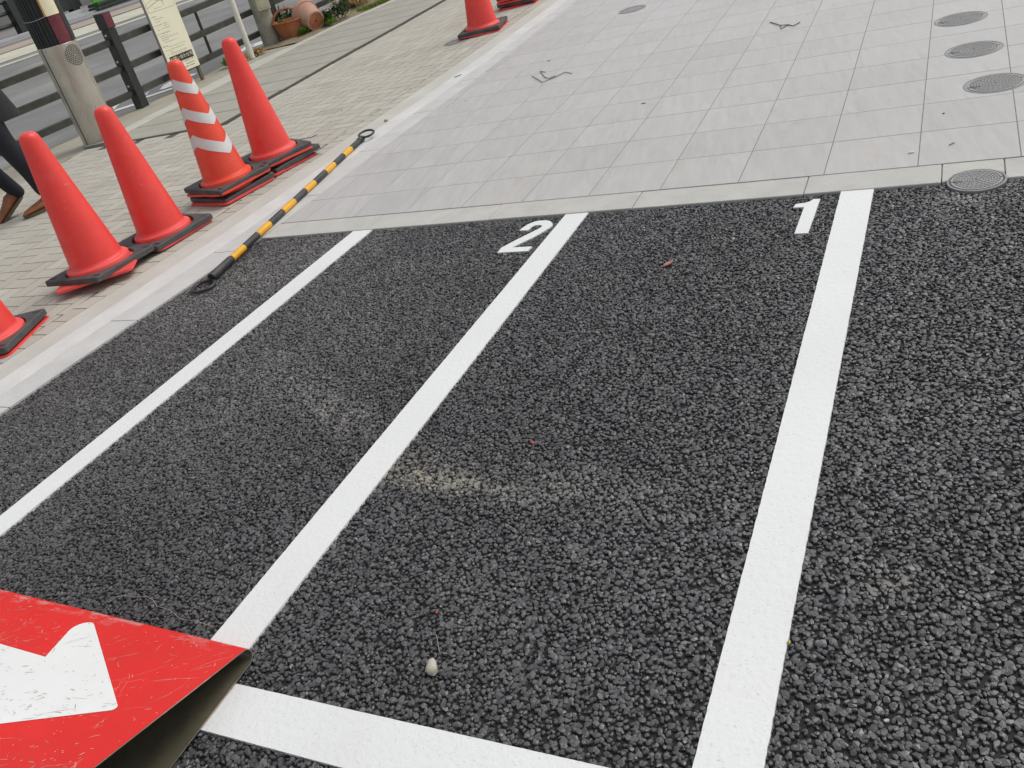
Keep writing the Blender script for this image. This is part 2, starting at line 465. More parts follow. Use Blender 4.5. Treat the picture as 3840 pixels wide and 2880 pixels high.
MAT_SHOE = simple('brown_leather', (.26, .095, .036), .42, .25, 16, bump=.1, dirt=((.16, .06, .025), .5))
MAT_SOLE = simple('shoe_sole', (.10, .085, .055), .7, .2, 30)
MAT_TWIG = simple('dark_twig', (.12, .115, .10), .8, .3, 60)
MAT_STRAW = simple('pale_straw', (.40, .36, .28), .8, .2, 60)
MAT_PEBBLE = simple('pale_stone', (.50, .475, .385), .8, .12, 90, bump=.3, dirt=((.35, .33, .26), .5))
MAT_REDLEAF = leaf('red_leaf', (.36, .12, .11), (.50, .33, .29))
MAT_REDBIT = simple('red_scrap', (.75, .06, .05), .6, .1, 90)
MAT_YELLOWLEAF = simple('yellow_leaf', (.45, .38, .10), .7, .2, 90)
MAT_GRIT = simple('dark_grit', (.09, .085, .08), .8, .3, 90)
MAT_WHITEBIT = simple('white_bit', (.78, .76, .70), .7, .05, 90)
MAT_FARBLACK = simple('far_black', (.018, .021, .022), .5, .3, 2)
MAT_FARGREY = simple('far_grey', (.42, .44, .43), .6, .1, 2)
MAT_FARWHITE = simple('far_white', (.74, .76, .75), .6, .05, 2)
MAT_FARPINK = simple('far_pink_white', (.78, .68, .64), .6, .05, 2)
MAT_FARTAN = simple('far_tan', (.42, .31, .20), .7, .1, 2)
MAT_GREENBAG = simple('bright_green_plastic', (.07, .62, .015), .3, .35, 5, dirt=((.45, .80, .08), .8))
MAT_ORANGEBAG = simple('orange_plastic', (.85, .36, .12), .4, .15, 5)
MAT_CRATE = simple('dark_green_crate', (.045, .085, .045), .5, .3, 6)
MAT_FARWALL = simple('far_wall', (.16, .17, .15), .8, .3, .6)

# ------------------------------------------------------------------ ground, road, far pavement
def road_z(x, y): return -.1 - .035*(x + 5.3) - .02*(y - 3.4)
bm = bmesh.new()
S_ = 900
vs = [bm.verts.new((x, y, -1.05 - .035*(x+5.3)*.2)) for x, y in ((-S_, -S_), (S_, -S_), (S_, S_), (-S_, S_))]
bm.faces.new(vs)
obj('ground', bm, MAT_EARTH, kind='structure')

def road_sheet(name, outline, dz, mat, depth=0, label=None):
    bm = bmesh.new()
    hi = [bm.verts.new((x, y, road_z(x, y) + dz)) for x, y in outline]
    f = bm.faces.new(hi)
    if depth:
        lo = [bm.verts.new((v.co.x, v.co.y, v.co.z - depth)) for v in hi]
        for i in range(len(hi)):
            bm.faces.new((hi[i], lo[i], lo[(i+1) % len(hi)], hi[(i+1) % len(hi)]))
    bmesh.ops.recalc_face_normals(bm, faces=bm.faces)
    if bm.faces[0:1] and bm.faces[:][0].normal.z < 0:
        bmesh.ops.reverse_faces(bm, faces=bm.faces)
    o = obj(name, bm, mat, kind='structure')
    if label: o['label'] = label
    return o
def fence_x(y): return interp(y, [(-8, -7.3), (0, -5.8), (2, -5.45), (3.50, -5.2), (12, -5.2), (30, -5.2)])
ys_ = [-14, -8, -4, 0, 2, 3.42, 6, 10, 16, 30, 60]
near_edge = [(fence_x(y) - .12, y) for y in ys_]
road_sheet('road', near_edge + [(-20.6, 60), (-20.6, -14)], 0, MAT_ROAD)
# pale band, tan and mauve strips along the far side
def strip(name, x0, x1, dz, mat, k=.0, y0=-10, y1=60, depth=0):
    road_sheet(name, [(x0 + k*(y0-13), y0), (x1 + k*(y0-13), y0), (x1 + k*(y1-13), y1), (x0 + k*(y1-13), y1)], dz, mat, depth)
strip('road_marking', -16.4, -18.6, .006, MAT_CREAM, .06)
strip('road_marking', -15.35, -15.75, .006, MAT_CREAM, .06)
strip('far_path', -18.75, -20.5, .012, MAT_TAN, .04)
strip('far_pavement', -20.5, -40, .05, MAT_PURPLE, .02, depth=.3)
strip('far_kerb', -21.9, -22.25, .10, MAT_FARGREY, .02, depth=.1)

ROADM = [[(-6.462, 4.2), (-6.461, 4.327), (-6.282, 4.059)], [(-6.256, 4.034), (-6.125, 4.227), (-6.009, 4.112), (-6.158, 3.948)], [(-6.337, 4.615), (-6.451, 4.802), (-6.261, 4.571)], [(-6.221, 4.514), (-6.034, 4.773), (-5.951, 4.684), (-6.125, 4.424)], [(-6.24, 4.763), (-6.404, 5.012), (-6.442, 5.209), (-6.126, 4.889), (-6.167, 4.763)], [(-6.363, 5.43), (-6.203, 5.426), (-6.157, 5.247)], [(-6.478, 6.81), (-6.424, 6.989), (-6.397, 7.035), (-6.177, 6.757), (-6.282, 6.608), (-6.323, 6.6)], [(-6.43, 6.552), (-6.525, 6.765), (-6.461, 6.904), (-6.334, 6.743), (-6.265, 6.38)]]
for pl in ROADM: road_sheet('road_marking', pl, .005, MAT_ROADPAINT)

# ------------------------------------------------------------------ sidewalk lines (x of each edge as a function of y)
BRICK_EDGE = [(-12, -2.45), (-4, -1.72), (-2, -1.43), (-1.25, -1.365), (-.868, -1.335), (-.06, -1.25), (1.2, -1.165), (2.54, -1.092), (2.98, -1.083), (4.6, -1.066), (14, -1.05)]
BAND_UP = [(-12, -2.32), (-4, -1.55), (-2, -1.28), (-1.32, -1.21), (-.81, -1.165), (-.116, -1.09), (.85, -1.015), (2.23, -.934), (3.1, -.912), (4.49, -.896), (14, -.88)]
BAND_LO = [(-12, -2.18), (-4, -1.42), (-2, -1.13), (-1.42, -1.075), (-.85, -1.025), (-.265, -.955), (.16, -.92), (.46, -.897), (2.12, -.809), (3.0, -.785), (4.23, -.775), (14, -.76)]
ASPH_EDGE = [(-12, -1.95), (-4, -1.25), (-2, -.985), (-1.53, -.935), (-1.2, -.902), (-.857, -.857), (-.418, -.795), (-.15, -.755), (0, -.745), (1.0, -.71), (2.0, -.665), (4.2, -.655), (14, -.64)]
FLAG_EDGE = [(-12, -3.35), (-4, -3.1), (0, -2.95), (2.16, -2.955), (3.57, -2.914), (4.94, -2.85), (6.5, -2.8), (14, -2.6)]
SLAB_Y = 2.165
FLAG_FAR = [(-12, -4.55), (-4, -4.5), (2.9, -4.38), (4.13, -4.25), (5.42, -4.27), (6.21, -4.14), (6.63, -4.0), (9, -3.8), (14, -3.6)]
KERB_FAR = [(-12, -4.95), (-4, -4.72), (.95, -4.50), (1.9, -4.55), (2.3, -4.62), (4.4, -4.62), (5.3, -4.42), (6.0, -4.36), (6.79, -4.12), (9, -3.95), (14, -3.75)]
YS = [-12, -8, -4, -2, -1.5, -1.2, -.85, -.42, -.15, 0, .5, 1, 1.5, 2.1, 2.6, 3, 3.6, 4.2, 4.9, 5.4, 6, 6.4, 7, 9, 14]
def line(tab, ys=YS, off=0): return [(interp(y, tab) + off, y) for y in ys]

bm = bmesh.new(); sheet(bm, line(BRICK_EDGE), line(BAND_UP), .002)
# open joints across the gutter every 0.6 m are cut as real grooves
obj('gutter_kerb', bm, MAT_GUTTER, kind='structure')
bm = bmesh.new(); sheet(bm, line(BAND_UP), line(BAND_LO), .004)
obj('gutter_channel', bm, MAT_BAND, kind='structure')
# grey mortar strip: blocks with open joints
bm = bmesh.new()
y = -11.4
while y < 13.5:
    L_ = .62
    yy = [y, y + L_*.5, y + L_ - .005]
    sheet(bm, line(BAND_LO, yy), line(ASPH_EDGE, yy, -.001), .003, .06)
    y += L_
obj('edging_kerb', bm, MAT_MORTAR, kind='structure')

# border of long concrete blocks between asphalt and tiles
bm = bmesh.new()
xs = [-.745, -.12, .506, 1.130, 1.7505, 2.1735, 2.352, 2.978, 3.6, 4.23, 4.85, 5.5]
def by_lo(x): return float(np.interp(x, [-.75, -.08, 1.37, 2.18, 2.4, 6], [-.12, -.128, -.1565, -.164, -.170, -.24]))
def by_hi(x): return float(np.interp(x, [-.75, -.02, .6, 1.2, 1.8, 2.4, 6], [.04, .0225, .0105, -.001, -.0105, -.0165, -.07]))
for a, b in zip(xs, xs[1:]):
    g = .0016
    pts = [(a+g, by_lo(a)), ((a+b)/2, by_lo((a+b)/2)), (b-g, by_lo(b)), (b-g, by_hi(b)-.003), ((a+b)/2, by_hi((a+b)/2)-.003), (a+g, by_hi(a)-.003)]
    if abs(a - 2.1735) < 1e-6:
        # block cut round the cover frame
        pts = [(a+g, by_lo(a)+.004), (2.196, by_lo(a)+.012), (2.205, -.115), (2.24, -.092), (2.27, -.086), (2.31, -.094), (2.336, -.115), (b-g, -.132), (b-g, by_hi(b)-.003), (a+g, by_hi(a)-.003)]
    prism(bm, pts, -.06, .004 + random.uniform(-.0008, .0008))
bmesh.ops.bevel(bm, geom=[e for e in bm.edges if all(v.co.z > 0 for v in e.verts)], offset=.002, segments=1, affect='EDGES')
obj('border_kerb', bm, MAT_BORDER, kind='structure')
bm = bmesh.new(); prism(bm, [(-.742, -.112), (-.08, -.122), (1.37, -.150), (2.15, -.158), (2.20, -.10), (2.35, -.10), (2.40, -.164), (6, -.232), (6, -.09), (2.4, -.03), (-.742, .03)], -.07, -.0005); obj('kerb_bedding', bm, MAT_GROUT, kind='structure')

# tiles: every tile with its own chamfer and tone
def tiles_mesh():
    V, F, T = [], [], []
    W, D, g, ch = .3, .296, .0015, .0006
    for i in range(-4, 15):
        x0, x1 = i*W, (i+1)*W
        for j in range(-1, 26):
            y0, y1 = j*D, (j+1)*D
            xa, xb, ya, yb = x0+g, x1-g, y0+g, y1-g
            if j == -1: continue
            lo0 = by_hi(xa) + .0005; lo1 = by_hi(xb) + .0005
            z = .0041 + rng.uniform(0, .0003)
            if j == 0: q = [(xa, lo0+g), (xb, lo1+g), (xb, yb), (xa, yb)]
            else: q = [(xa, ya), (xb, ya), (xb, yb), (xa, yb)]
            le = [interp(yv, ASPH_EDGE) for yv in (q[0][1], q[3][1])]
            if xb < le[0] + .02 and xb < le[1] + .02: continue
            q = [(max(q[0][0], le[0]), q[0][1]), (max(q[1][0], le[0]), q[1][1]), (max(q[2][0], le[1]), q[2][1]), (max(q[3][0], le[1]), q[3][1])]
            cx = sum(p[0] for p in q)/4; cy = sum(p[1] for p in q)/4
            ins = [(p[0] + math.copysign(ch, cx-p[0]), p[1] + math.copysign(ch, cy-p[1])) for p in q]
            b = len(V)
            V += [(x, y, z-.02) for x, y in q] + [(x, y, z-ch) for x, y in q] + [(x, y, z) for x, y in ins]
            t = 1 + rng.normal(0, .026)
            for k in range(4):
                k2 = (k+1) % 4
                F.append((b+k, b+k2, b+4+k2, b+4+k)); F.append((b+4+k, b+4+k2, b+8+k2, b+8+k)); T += [t, t]
            F.append((b+8, b+9, b+10, b+11)); T.append(t)
    return V, F, T
V, F, T = tiles_mesh()
o = obj('tile_pavement', (V, F), MAT_TILE, kind='structure')
at = o.data.attributes.new('tone', 'FLOAT', 'FACE'); at.data.foreach_set('value', np.array(T, dtype=np.float32))
at = o.data.attributes.new('seed', 'FLOAT', 'FACE'); at.data.foreach_set('value', np.repeat(rng.random(len(T)//9), 9).astype(np.float32))
bm = bmesh.new()
_pl = [(x, by_hi(x) - .0015) for x in (-.742, -.4, 0, .6, 1.2, 1.8, 2.4, 3.5, 4.6)] + [(4.6, 8)] + [(interp(y, ASPH_EDGE) + .0005, y) for y in (8, 4.2, 3, 2.5, 2, 1.5, 1, .5, .1)]
bmesh.ops.triangulate(bm, faces=[bm.faces.new([bm.verts.new((x, y, .0034)) for x, y in _pl])])
obj('tile_grout', bm, MAT_GROUT, kind='structure')

# herringbone brick pavement
def brick_field():
    V, F, T = [], [], []
    def add(x0, x1, y0, y1):
        cx, cy = (x0+x1)/2, (y0+y1)/2
        left = interp(cy, FLAG_EDGE) + .03 if cy > SLAB_Y else interp(cy, KERB_FAR)
        lim0, lim1 = left, interp(cy, BRICK_EDGE) - .108
        x0, x1 = max(x0, lim0), min(x1, lim1)
        if x1 - x0 < .012: return
        quad(x0, x1, y0, y1, [0]*4)
    def quad(x0, x1, y0, y1, sh):
        g, ch = .0027, .0012
        z = .0017 + abs(rng.normal(0, .0003))
        tilt = rng.normal(0, .00015, 2)
        q = [(x0+g, y0+g), (x1-g, y0+g), (x1-g, y1-g), (x0+g, y1-g)]
        q = [(x + s, y) for (x, y), s in zip(q, sh)]
        ins = [(q[0][0]+ch, q[0][1]+ch), (q[1][0]-ch, q[1][1]+ch), (q[2][0]-ch, q[2][1]-ch), (q[3][0]+ch, q[3][1]-ch)]
        b = len(V)
        zz = [z + tilt[0]*sx + tilt[1]*sy for sx, sy in ((-1, -1), (1, -1), (1, 1), (-1, 1))]
        V.extend([(x, y, -.03) for x, y in q] + [(x, y, h-.0006) for (x, y), h in zip(q, zz)] + [(x, y, h) for (x, y), h in zip(ins, zz)])
        t = 1 + rng.normal(0, .055)
        for k in range(4):
            k2 = (k+1) % 4
            F.append((b+k, b+k2, b+4+k2, b+4+k)); F.append((b+4+k, b+4+k2, b+8+k2, b+8+k)); T.extend([t, t])
        F.append((b+8, b+9, b+10, b+11)); T.append(t)
    u = .102
    for ia in range(-26, 22):
        for ib in range(-80, 130):
            c_ = (ia - ib) % 4
            x0, y0 = -2.2 + ia*u, ib*u + .03
            if c_ == 0: add(x0, x0+2*u, y0, y0+u)      # lying
            elif c_ == 3: add(x0, x0+u, y0, y0+2*u)    # standing
    # soldier course against the gutter
    y = -6.0
    while y < 13:
        xe0, xe1 = interp(y, BRICK_EDGE), interp(y+.112, BRICK_EDGE)
        quad(xe0-.107, xe0-.003, y, y+.112, [0, 0, xe1-xe0, xe1-xe0])
        y += .112
    return V, F, T
V, F, T = brick_field()
o = obj('brick_pavement', (V, F), MAT_BRICK, kind='structure')
at = o.data.attributes.new('tone', 'FLOAT', 'FACE'); at.data.foreach_set('value', np.array(T, dtype=np.float32))
bm = bmesh.new(); sheet(bm, line(KERB_FAR, off=.0), line(BRICK_EDGE), .0009, .08); obj('brick_joints', bm, MAT_JOINT, kind='structure')
# concrete slabs
bm = bmesh.new()
y = SLAB_Y + .03
while y < 13.5:
    L_ = .40
    sk = .02
    x0a, x0b = interp(y, FLAG_FAR), interp(y+L_, FLAG_FAR)
    x1a, x1b = interp(y, FLAG_EDGE)-.045 + random.uniform(-.008, .008), interp(y+L_, FLAG_EDGE)-.045 + random.uniform(-.008, .008)
    z = .0056 + random.uniform(0, .0006)
    prism(bm, [(x0a+.008, y+.007), (x1a-.004, y+.007+sk), (x1b-.004, y+L_-.007+sk), (x0b+.008, y+L_-.007)], -.05, z, False)
    y += L_
bmesh.ops.bevel(bm, geom=[e for e in bm.edges if all(v.co.z > -.01 for v in e.verts)], offset=.0006, segments=1, affect='EDGES')
obj('slab_pavement', bm, MAT_SLAB, kind='structure')
bm = bmesh.new(); ys2 = [SLAB_Y] + [v for v in YS if v > SLAB_Y]; sheet(bm, line(KERB_FAR, ys2, -.01), line(FLAG_EDGE, ys2, .027), .0049, .08); obj('slab_joints', bm, MAT_SLABJOINT, kind='structure')
bm = bmesh.new()
y = 2.3
while y < 13.5:
    yy = [y, y+.3, y+.594]
    sheet(bm, line(KERB_FAR, yy), line(FLAG_FAR, yy), .0066, .06); y += .6
obj('planter_kerb', bm, MAT_KERBSTONE, kind='structure')
# soil and worn concrete between kerb and fence, up to the road kerb
bm = bmesh.new()
sheet(bm, [(fence_x(y)-.12, y) for y in YS], line(KERB_FAR, off=-.002), -.004, .3)
obj('roadside_kerb', bm, concrete('worn_edge', (.40, .375, .30), (.26, .23, .17), .55, 4), kind='structure')
bm = bmesh.new()
yy = [5.35, 5.6, 6, 6.4, 7, 9, 14]
nx, V, F = 14, [], []
ysd = np.linspace(5.3, 13.5, 60)
for yv in ysd:
    xa, xb = -5.15, interp(yv, KERB_FAR) - .012
    for k in range(nx+1):
        t = k/nx
        V.append((xa + (xb-xa)*t, yv, .004 + .028*math.sin(PI*t)*(.6+.4*math.sin(yv*7+k)) * min(1, (yv-5.3)*2) + random.uniform(0, .006)))
for i in range(len(ysd)-1):
    for k in range(nx):
        b = i*(nx+1)+k; F.append((b, b+1, b+nx+2, b+nx+1))
obj('soil_bed', (V, F), MAT_DIRT, kind='structure')

# ------------------------------------------------------------------ asphalt lot: bitumen bed and rolled aggregate
def in_lot(X, Y):
    xe = np.interp(Y, [t[0] for t in ASPH_EDGE], [t[1] for t in ASPH_EDGE])
    yt = np.interp(X, [-.75, -.08, 1.37, 2.18, 2.4, 6], [-.12, -.128, -.1565, -.164, -.170, -.24])
    ok = (X > xe + .003) & (Y < yt - .003)
    ok &= ((X-2.2725)**2 + (Y+.169)**2) > .0875**2
    return ok
def build_asphalt():
    sp = .0100
    x0, x1, y0, y1 = -1.35, 3.25, -3.2, -.1
    nx, ny = int((x1-x0)/sp), int((y1-y0)/(sp*.866))
    gx, gy = np.meshgrid(np.arange(nx), np.arange(ny))
    X = (x0 + (gx + .5*(gy % 2))*sp).ravel() + rng.normal(0, sp*.26, nx*ny)
    Y = (y0 + gy*sp*.866).ravel() + rng.normal(0, sp*.26, nx*ny)
    ok = in_lot(X, Y)
    # nothing shows under the lying sign
    ok &= ~((X < .86) & (X > .02) & (Y < -2.36) & (Y > -2.86))
    X, Y = X[ok], Y[ok]
    keep = rng.random(len(X)) > .015
    X, Y = X[keep], Y[keep]
    N1 = len(X)
    # fines lying lower between the stones
    m2 = int(N1*.45); j = rng.integers(0, N1, m2)
    X2 = X[j] + rng.normal(0, sp*.55, m2); Y2 = Y[j] + rng.normal(0, sp*.55, m2); o2 = in_lot(X2, Y2); X2, Y2 = X2[o2], Y2[o2]
    X = np.concatenate([X, X2]); Y = np.concatenate([Y, Y2])
    N = len(X)
    K = 7
    R = sp*.5*np.clip(rng.lognormal(.19, .27, N), .55, 1.9)
    R[N1:] = sp*.5*np.clip(rng.lognormal(-.62, .25, N-N1), .3, .8)
    asp = rng.uniform(.52, 1.0, N); rot = rng.uniform(0, 2*PI, N)
    ang = (np.arange(K)[None]*2*PI/K + rng.normal(0, .20, (N, K)))
    rad = R[:, None]*rng.uniform(.80, 1.13, (N, K))
    lx, ly = rad*np.cos(ang), rad*np.sin(ang)*asp[:, None]
    c, s = np.cos(rot)[:, None], np.sin(rot)[:, None]
    px, py = lx*c - ly*s, lx*s + ly*c
    top = -.0012 - np.abs(rng.normal(0, .0013, N)).clip(0, .004)
    top[N1:] -= rng.uniform(.0012, .0036, N-N1)
    top -= .0010*(R < sp*.45)
    tx, ty = rng.normal(0, .17, N), rng.normal(0, .17, N)
    sh = rng.uniform(.76, .92, N)[:, None]
    zr = top[:, None] + (tx[:, None]*px + ty[:, None]*py)*sh - rng.uniform(.0002, .0014, (N, K))
    zr = np.minimum(zr, -.0008)
    verts = np.zeros((N, 2*K+1, 3), np.float32)
    verts[:, :K, 0] = X[:, None] + px; verts[:, :K, 1] = Y[:, None] + py; verts[:, :K, 2] = zr - (R*.75)[:, None]
    verts[:, K:2*K, 0] = X[:, None] + px*sh; verts[:, K:2*K, 1] = Y[:, None] + py*sh; verts[:, K:2*K, 2] = zr
    off = rng.normal(0, .18, (N, 2))*R[:, None]
    verts[:, 2*K, 0] = X + off[:, 0]; verts[:, 2*K, 1] = Y + off[:, 1]
    verts[:, 2*K, 2] = np.minimum(top + rng.uniform(0, .0007, N), -.0005)
    k = np.arange(K); k2 = (k+1) % K
    quads = np.stack([k, k2, K+k2, K+k], 1); tris = np.stack([K+k, K+k2, np.full(K, 2*K)], 1)
    base = (np.arange(N)*(2*K+1))[:, None, None]
    q = (quads[None] + base).reshape(N, -1); t = (tris[None] + base).reshape(N, -1)
    loops = np.concatenate([q, t], 1).ravel().astype(np.int32)
    # bed corners
    nb = N*(2*K+1)
    bed = np.array([(-2.4, -12, -.0085), (6, -12, -.0085), (6, -.22, -.0085), (2.4, -.165, -.0085), (-.752, -.115, -.0085), (-.86, -.85, -.0085), (-.985, -2, -.0085), (-1.25, -4, -.0085)], np.float32)
    loops = np.concatenate([loops, np.arange(nb, nb+8, dtype=np.int32)])
    sizes = np.concatenate([np.tile(np.array([4]*K+[3]*K, np.int32), N), [8]])
    starts = np.concatenate([[0], np.cumsum(sizes)[:-1]]).astype(np.int32)
    me = bpy.data.meshes.new('asphalt')
    me.vertices.add(nb+8); me.vertices.foreach_set('co', np.concatenate([verts.reshape(-1, 3), bed]).ravel())
    me.loops.add(len(loops)); me.loops.foreach_set('vertex_index', loops)
    me.polygons.add(len(sizes)); me.polygons.foreach_set('loop_start', starts); me.polygons.foreach_set('loop_total', sizes.astype(np.int32))
    mi = np.zeros(len(sizes), np.int32); mi[-1] = 1
    me.polygons.foreach_set('material_index', mi)
    sm = np.zeros(len(sizes), bool)
    me.polygons.foreach_set('use_smooth', sm)
    me.update(calc_edges=True)
    tone = np.clip(rng.lognormal(0, .22, N), .5, 2.0)
    tone[rng.random(N) < .006] *= 1.8
    tone[(rng.random(N) < .0016) & (R < sp*.50)] = 5.5
    at = me.attributes.new('tone', 'FLOAT', 'FACE')
    at.data.foreach_set('value', np.concatenate([np.repeat(tone, 2*K), [1]]).astype(np.float32))
    at = me.attributes.new('rnd', 'FLOAT', 'FACE')
    at.data.foreach_set('value', np.concatenate([np.repeat(rng.random(N), 2*K), [1]]).astype(np.float32))
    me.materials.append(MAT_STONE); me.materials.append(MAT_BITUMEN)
    me.validate()
    o = bpy.data.objects.new('asphalt', me); col.objects.link(o); o['kind'] = 'structure'
    return o
build_asphalt()

# ------------------------------------------------------------------ painted lines and numbers
def wob(p, q, n=220, amp=.0006):
    out = []
    for i in range(n+1):
        t = i/n
        out.append((p[0]+(q[0]-p[0])*t + random.uniform(-amp, amp), p[1]+(q[1]-p[1])*t + random.uniform(-amp, amp)*.3))
    return out
def paint_line(l0, l1, r0, r1, z=.0012, label=None):
    bm = bmesh.new(); sheet(bm, wob(l0, l1), wob(r0, r1), z, .009)
    o = obj('parking_line', bm, MAT_PAINT, kind='structure')
    if label: o['label'] = label
paint_line((1.872, -.1615), (1.8625, -2.3385), (1.9745, -.1645), (1.967, -2.3385), .0016, 'wide white parking line right of number 1')
paint_line((.8585, -.1495), (.784, -2.3455), (.955, -.1515), (.898, -2.3455), .0014, 'white parking line right of number 2')
paint_line((-.191, -.1285), (-.3074, -2.0), (-.0835, -.1305), (-.2145, -2.07), .0012, 'white parking line beside the striped bar')
paint_line((-.3074, -2.0), (-.345, -2.62), (-.2145, -2.07), (-.245, -2.62), .0012)
paint_line((.35, -2.347), (3.3, -2.335), (.35, -2.453), (3.3, -2.449), .0018, 'white line across the stall mouths')
TWO = [(0.7042, -0.2646), (0.7091, -0.2359), (0.7206, -0.2123), (0.732, -.200), (0.7435, -0.1906), (.762, -.1872), (0.7801, -0.1875), (.793, -.1908), (0.8042, -0.196), (.815, -.204), (0.8231, -0.2129), (0.8339, -0.2316), (.8358, -.241), (0.8354, -0.2506), (.8325, -.261), (0.8273, -0.272), (0.7961, -0.3322), (0.7342, -0.4114), (0.8192, -0.4144), (0.8156, -0.4496), (0.6873, -0.4472), (0.6865, -0.4081), (0.7181, -0.3568), (0.7572, -0.3019), (0.7836, -0.2649), (.789, -.256), (0.7922, -0.2476), (0.7908, -0.2377), (.786, -.232), (0.7796, -0.2287), (.772, -.2273), (0.7645, -0.2274), (.757, -.229), (0.7506, -0.2344), (.7465, -.242), (0.7453, -0.2524), (0.7415, -0.2685)]
ONE = [(1.8108, -0.2052), (1.7889, -0.2029), (1.7786, -0.2199), (1.7626, -0.228), (1.735, -0.2316), (1.7314, -0.2581), (1.7662, -0.2612), (1.7619, -0.456), (1.8037, -0.4585)]
def digit(outline, label):
    bm = bmesh.new()
    fs = prism(bm, outline, -.006, .0009, False)
    bmesh.ops.triangulate(bm, faces=[f for f in bm.faces if len(f.verts) > 4])
    o = obj('parking_number', bm, MAT_PAINT, kind='structure'); o['label'] = label
digit(TWO, 'white number 2 painted on the asphalt')
digit(ONE, 'white number 1 painted on the asphalt')

# ------------------------------------------------------------------ round access covers
def cover(x, y, r, label, rot=0, z=.004, plain=False, dusty=False):
    t = empty('access_cover', (x, y, z), label, 'manhole cover', 'round access covers in the paving', rz=rot)
    bm = bmesh.new()
    lathe(bm, [(r, -.05), (r, .0002), (r-.001, .0012), (r*.915, .0014), (r*.925, .0006), (r*.92, -.004)], 64)
    obj('frame', bm, MAT_IRON, t, 40)
    bm = bmesh.new(); lathe(bm, [(r*.905, -.006), (r*.892, -.006), (r*.886, .0002), (r*.878, .001), (0, .001)], 64)
    lid = obj('lid', bm, MAT_IRON_LID if not plain else MAT_IRON, t, 40)
    bm = bmesh.new()
    def arc(r0, r1, a0, a1, z0=.0008, z1=.0022):
        n = max(2, int((a1-a0)/.10)); P = [(r1*math.cos(a0+(a1-a0)*i/n), r1*math.sin(a0+(a1-a0)*i/n)) for i in range(n+1)] + [(r0*math.cos(a1-(a1-a0)*i/n), r0*math.sin(a1-(a1-a0)*i/n)) for i in range(n+1)]
        prism(bm, P, z0, z1, False)
    arc(r*.785, r*.87, .06, PI-.06); arc(r*.785, r*.87, PI+.06, 2*PI-.06)
    if not plain:
        rr = r*.745; row = 0
        while rr > r*.10:
            n = max(4, int(2*PI*rr/(r*.16)))
            for k in range(n):
                a = 2*PI*(k + .5*(row % 2))/n
                if abs(math.sin(a)) < .12 and math.cos(a) < 0 and .45*r < rr: continue
                arc(rr-r*.062, rr, a, a + 2*PI/n*.80)
            rr -= r*.088; row += 1
    obj('raised_pattern', bm, MAT_IRON_RAISED if not plain else MAT_IRON, lid)
    bm = bmesh.new(); box(bm, -r*.80, -r*.70, -r*.025, r*.025, .0012, .0017); obj('lifting_slot', bm, MAT_IRON_DARK, lid)
    return t
cover(2.2245, 1.722, .1155, 'grey patterned iron cover in the tiles, farthest of the three in a row', .2)
cover(2.2755, 1.203, .1135, 'grey patterned iron cover in the tiles, middle of the three in a row', .1)
cover(2.3455, .729, .112, 'grey patterned iron cover nearest the concrete border, cut by the photo edge', .25)
cover(2.2725, -.169, .084, 'grey iron cover set half into the concrete border beside the asphalt', .1, .003)
cover(.080, 3.446, .105, 'plain flat grey cover alone in the far tiles', 0, .004, True)
cover(-1.495, 3.582, .108, 'worn grey cover in the bricks beside a far cone', .5, .0025, True)

# ------------------------------------------------------------------ traffic cones and rubber weights
CONE_PROF = [(.151, .013), (.151, .047), (.148, .052), (.143, .0545), (.133, .0565), (.1285, .060), (.126, .070), (.047, .655), (.0455, .668), (.042, .681), (.035, .692), (.024, .699), (.011, .7015), (0, .702)]
def rounded_square(h, c, n=5, jit=0):
    P = []
    for k, (sx, sy) in enumerate(((1, 1), (-1, 1), (-1, -1), (1, -1))):
        for i in range(n+1):
            a = PI/2*k + PI/2*i/n
            P.append((sx*(h-c) + c*math.cos(a), sy*(h-c) + c*math.sin(a)))
    return P
def annulus_prism(bm, outer, r_in, z0, z1, notch=False, seg=None):
    """plate with a round hole; outer is a closed outline"""
    n = len(outer)
    def ring(z, pts): return [bm.verts.new((x, y, z)) for x, y in pts]
    inn = [(r_in*math.cos(math.atan2(y, x)), r_in*math.sin(math.atan2(y, x))) for x, y in outer]
    b = .003
    ins = [(x*(1-b/.18), y*(1-b/.18)) for x, y in outer]
    in2 = [(x*(1+b/r_in), y*(1+b/r_in)) for x, y in inn]
    r0 = ring(z0, outer); r1 = ring(z1-b, outer); r2 = ring(z1, ins); r3 = ring(z1, in2); r4 = ring(z1-b, inn); r5 = ring(z0, inn)
    L = [r0, r1, r2, r3, r4, r5, r0]
    for a, c in zip(L, L[1:]):
        for k in range(n): bm.faces.new((a[k], a[(k+1) % n], c[(k+1) % n], c[k]))
    bmesh.ops.recalc_face_normals(bm, faces=bm.faces)
    return bm
def dense_square(h, c, per=10):
    P = rounded_square(h, c, 4); out = []
    for i, p in enumerate(P):
        q = P[(i+1) % len(P)]
        d = math.hypot(q[0]-p[0], q[1]-p[1]); m = max(1, int(d/.02))
        for j in range(m): out.append((p[0]+(q[0]-p[0])*j/m, p[1]+(q[1]-p[1])*j/m))
    return out
_cone_cache = {}
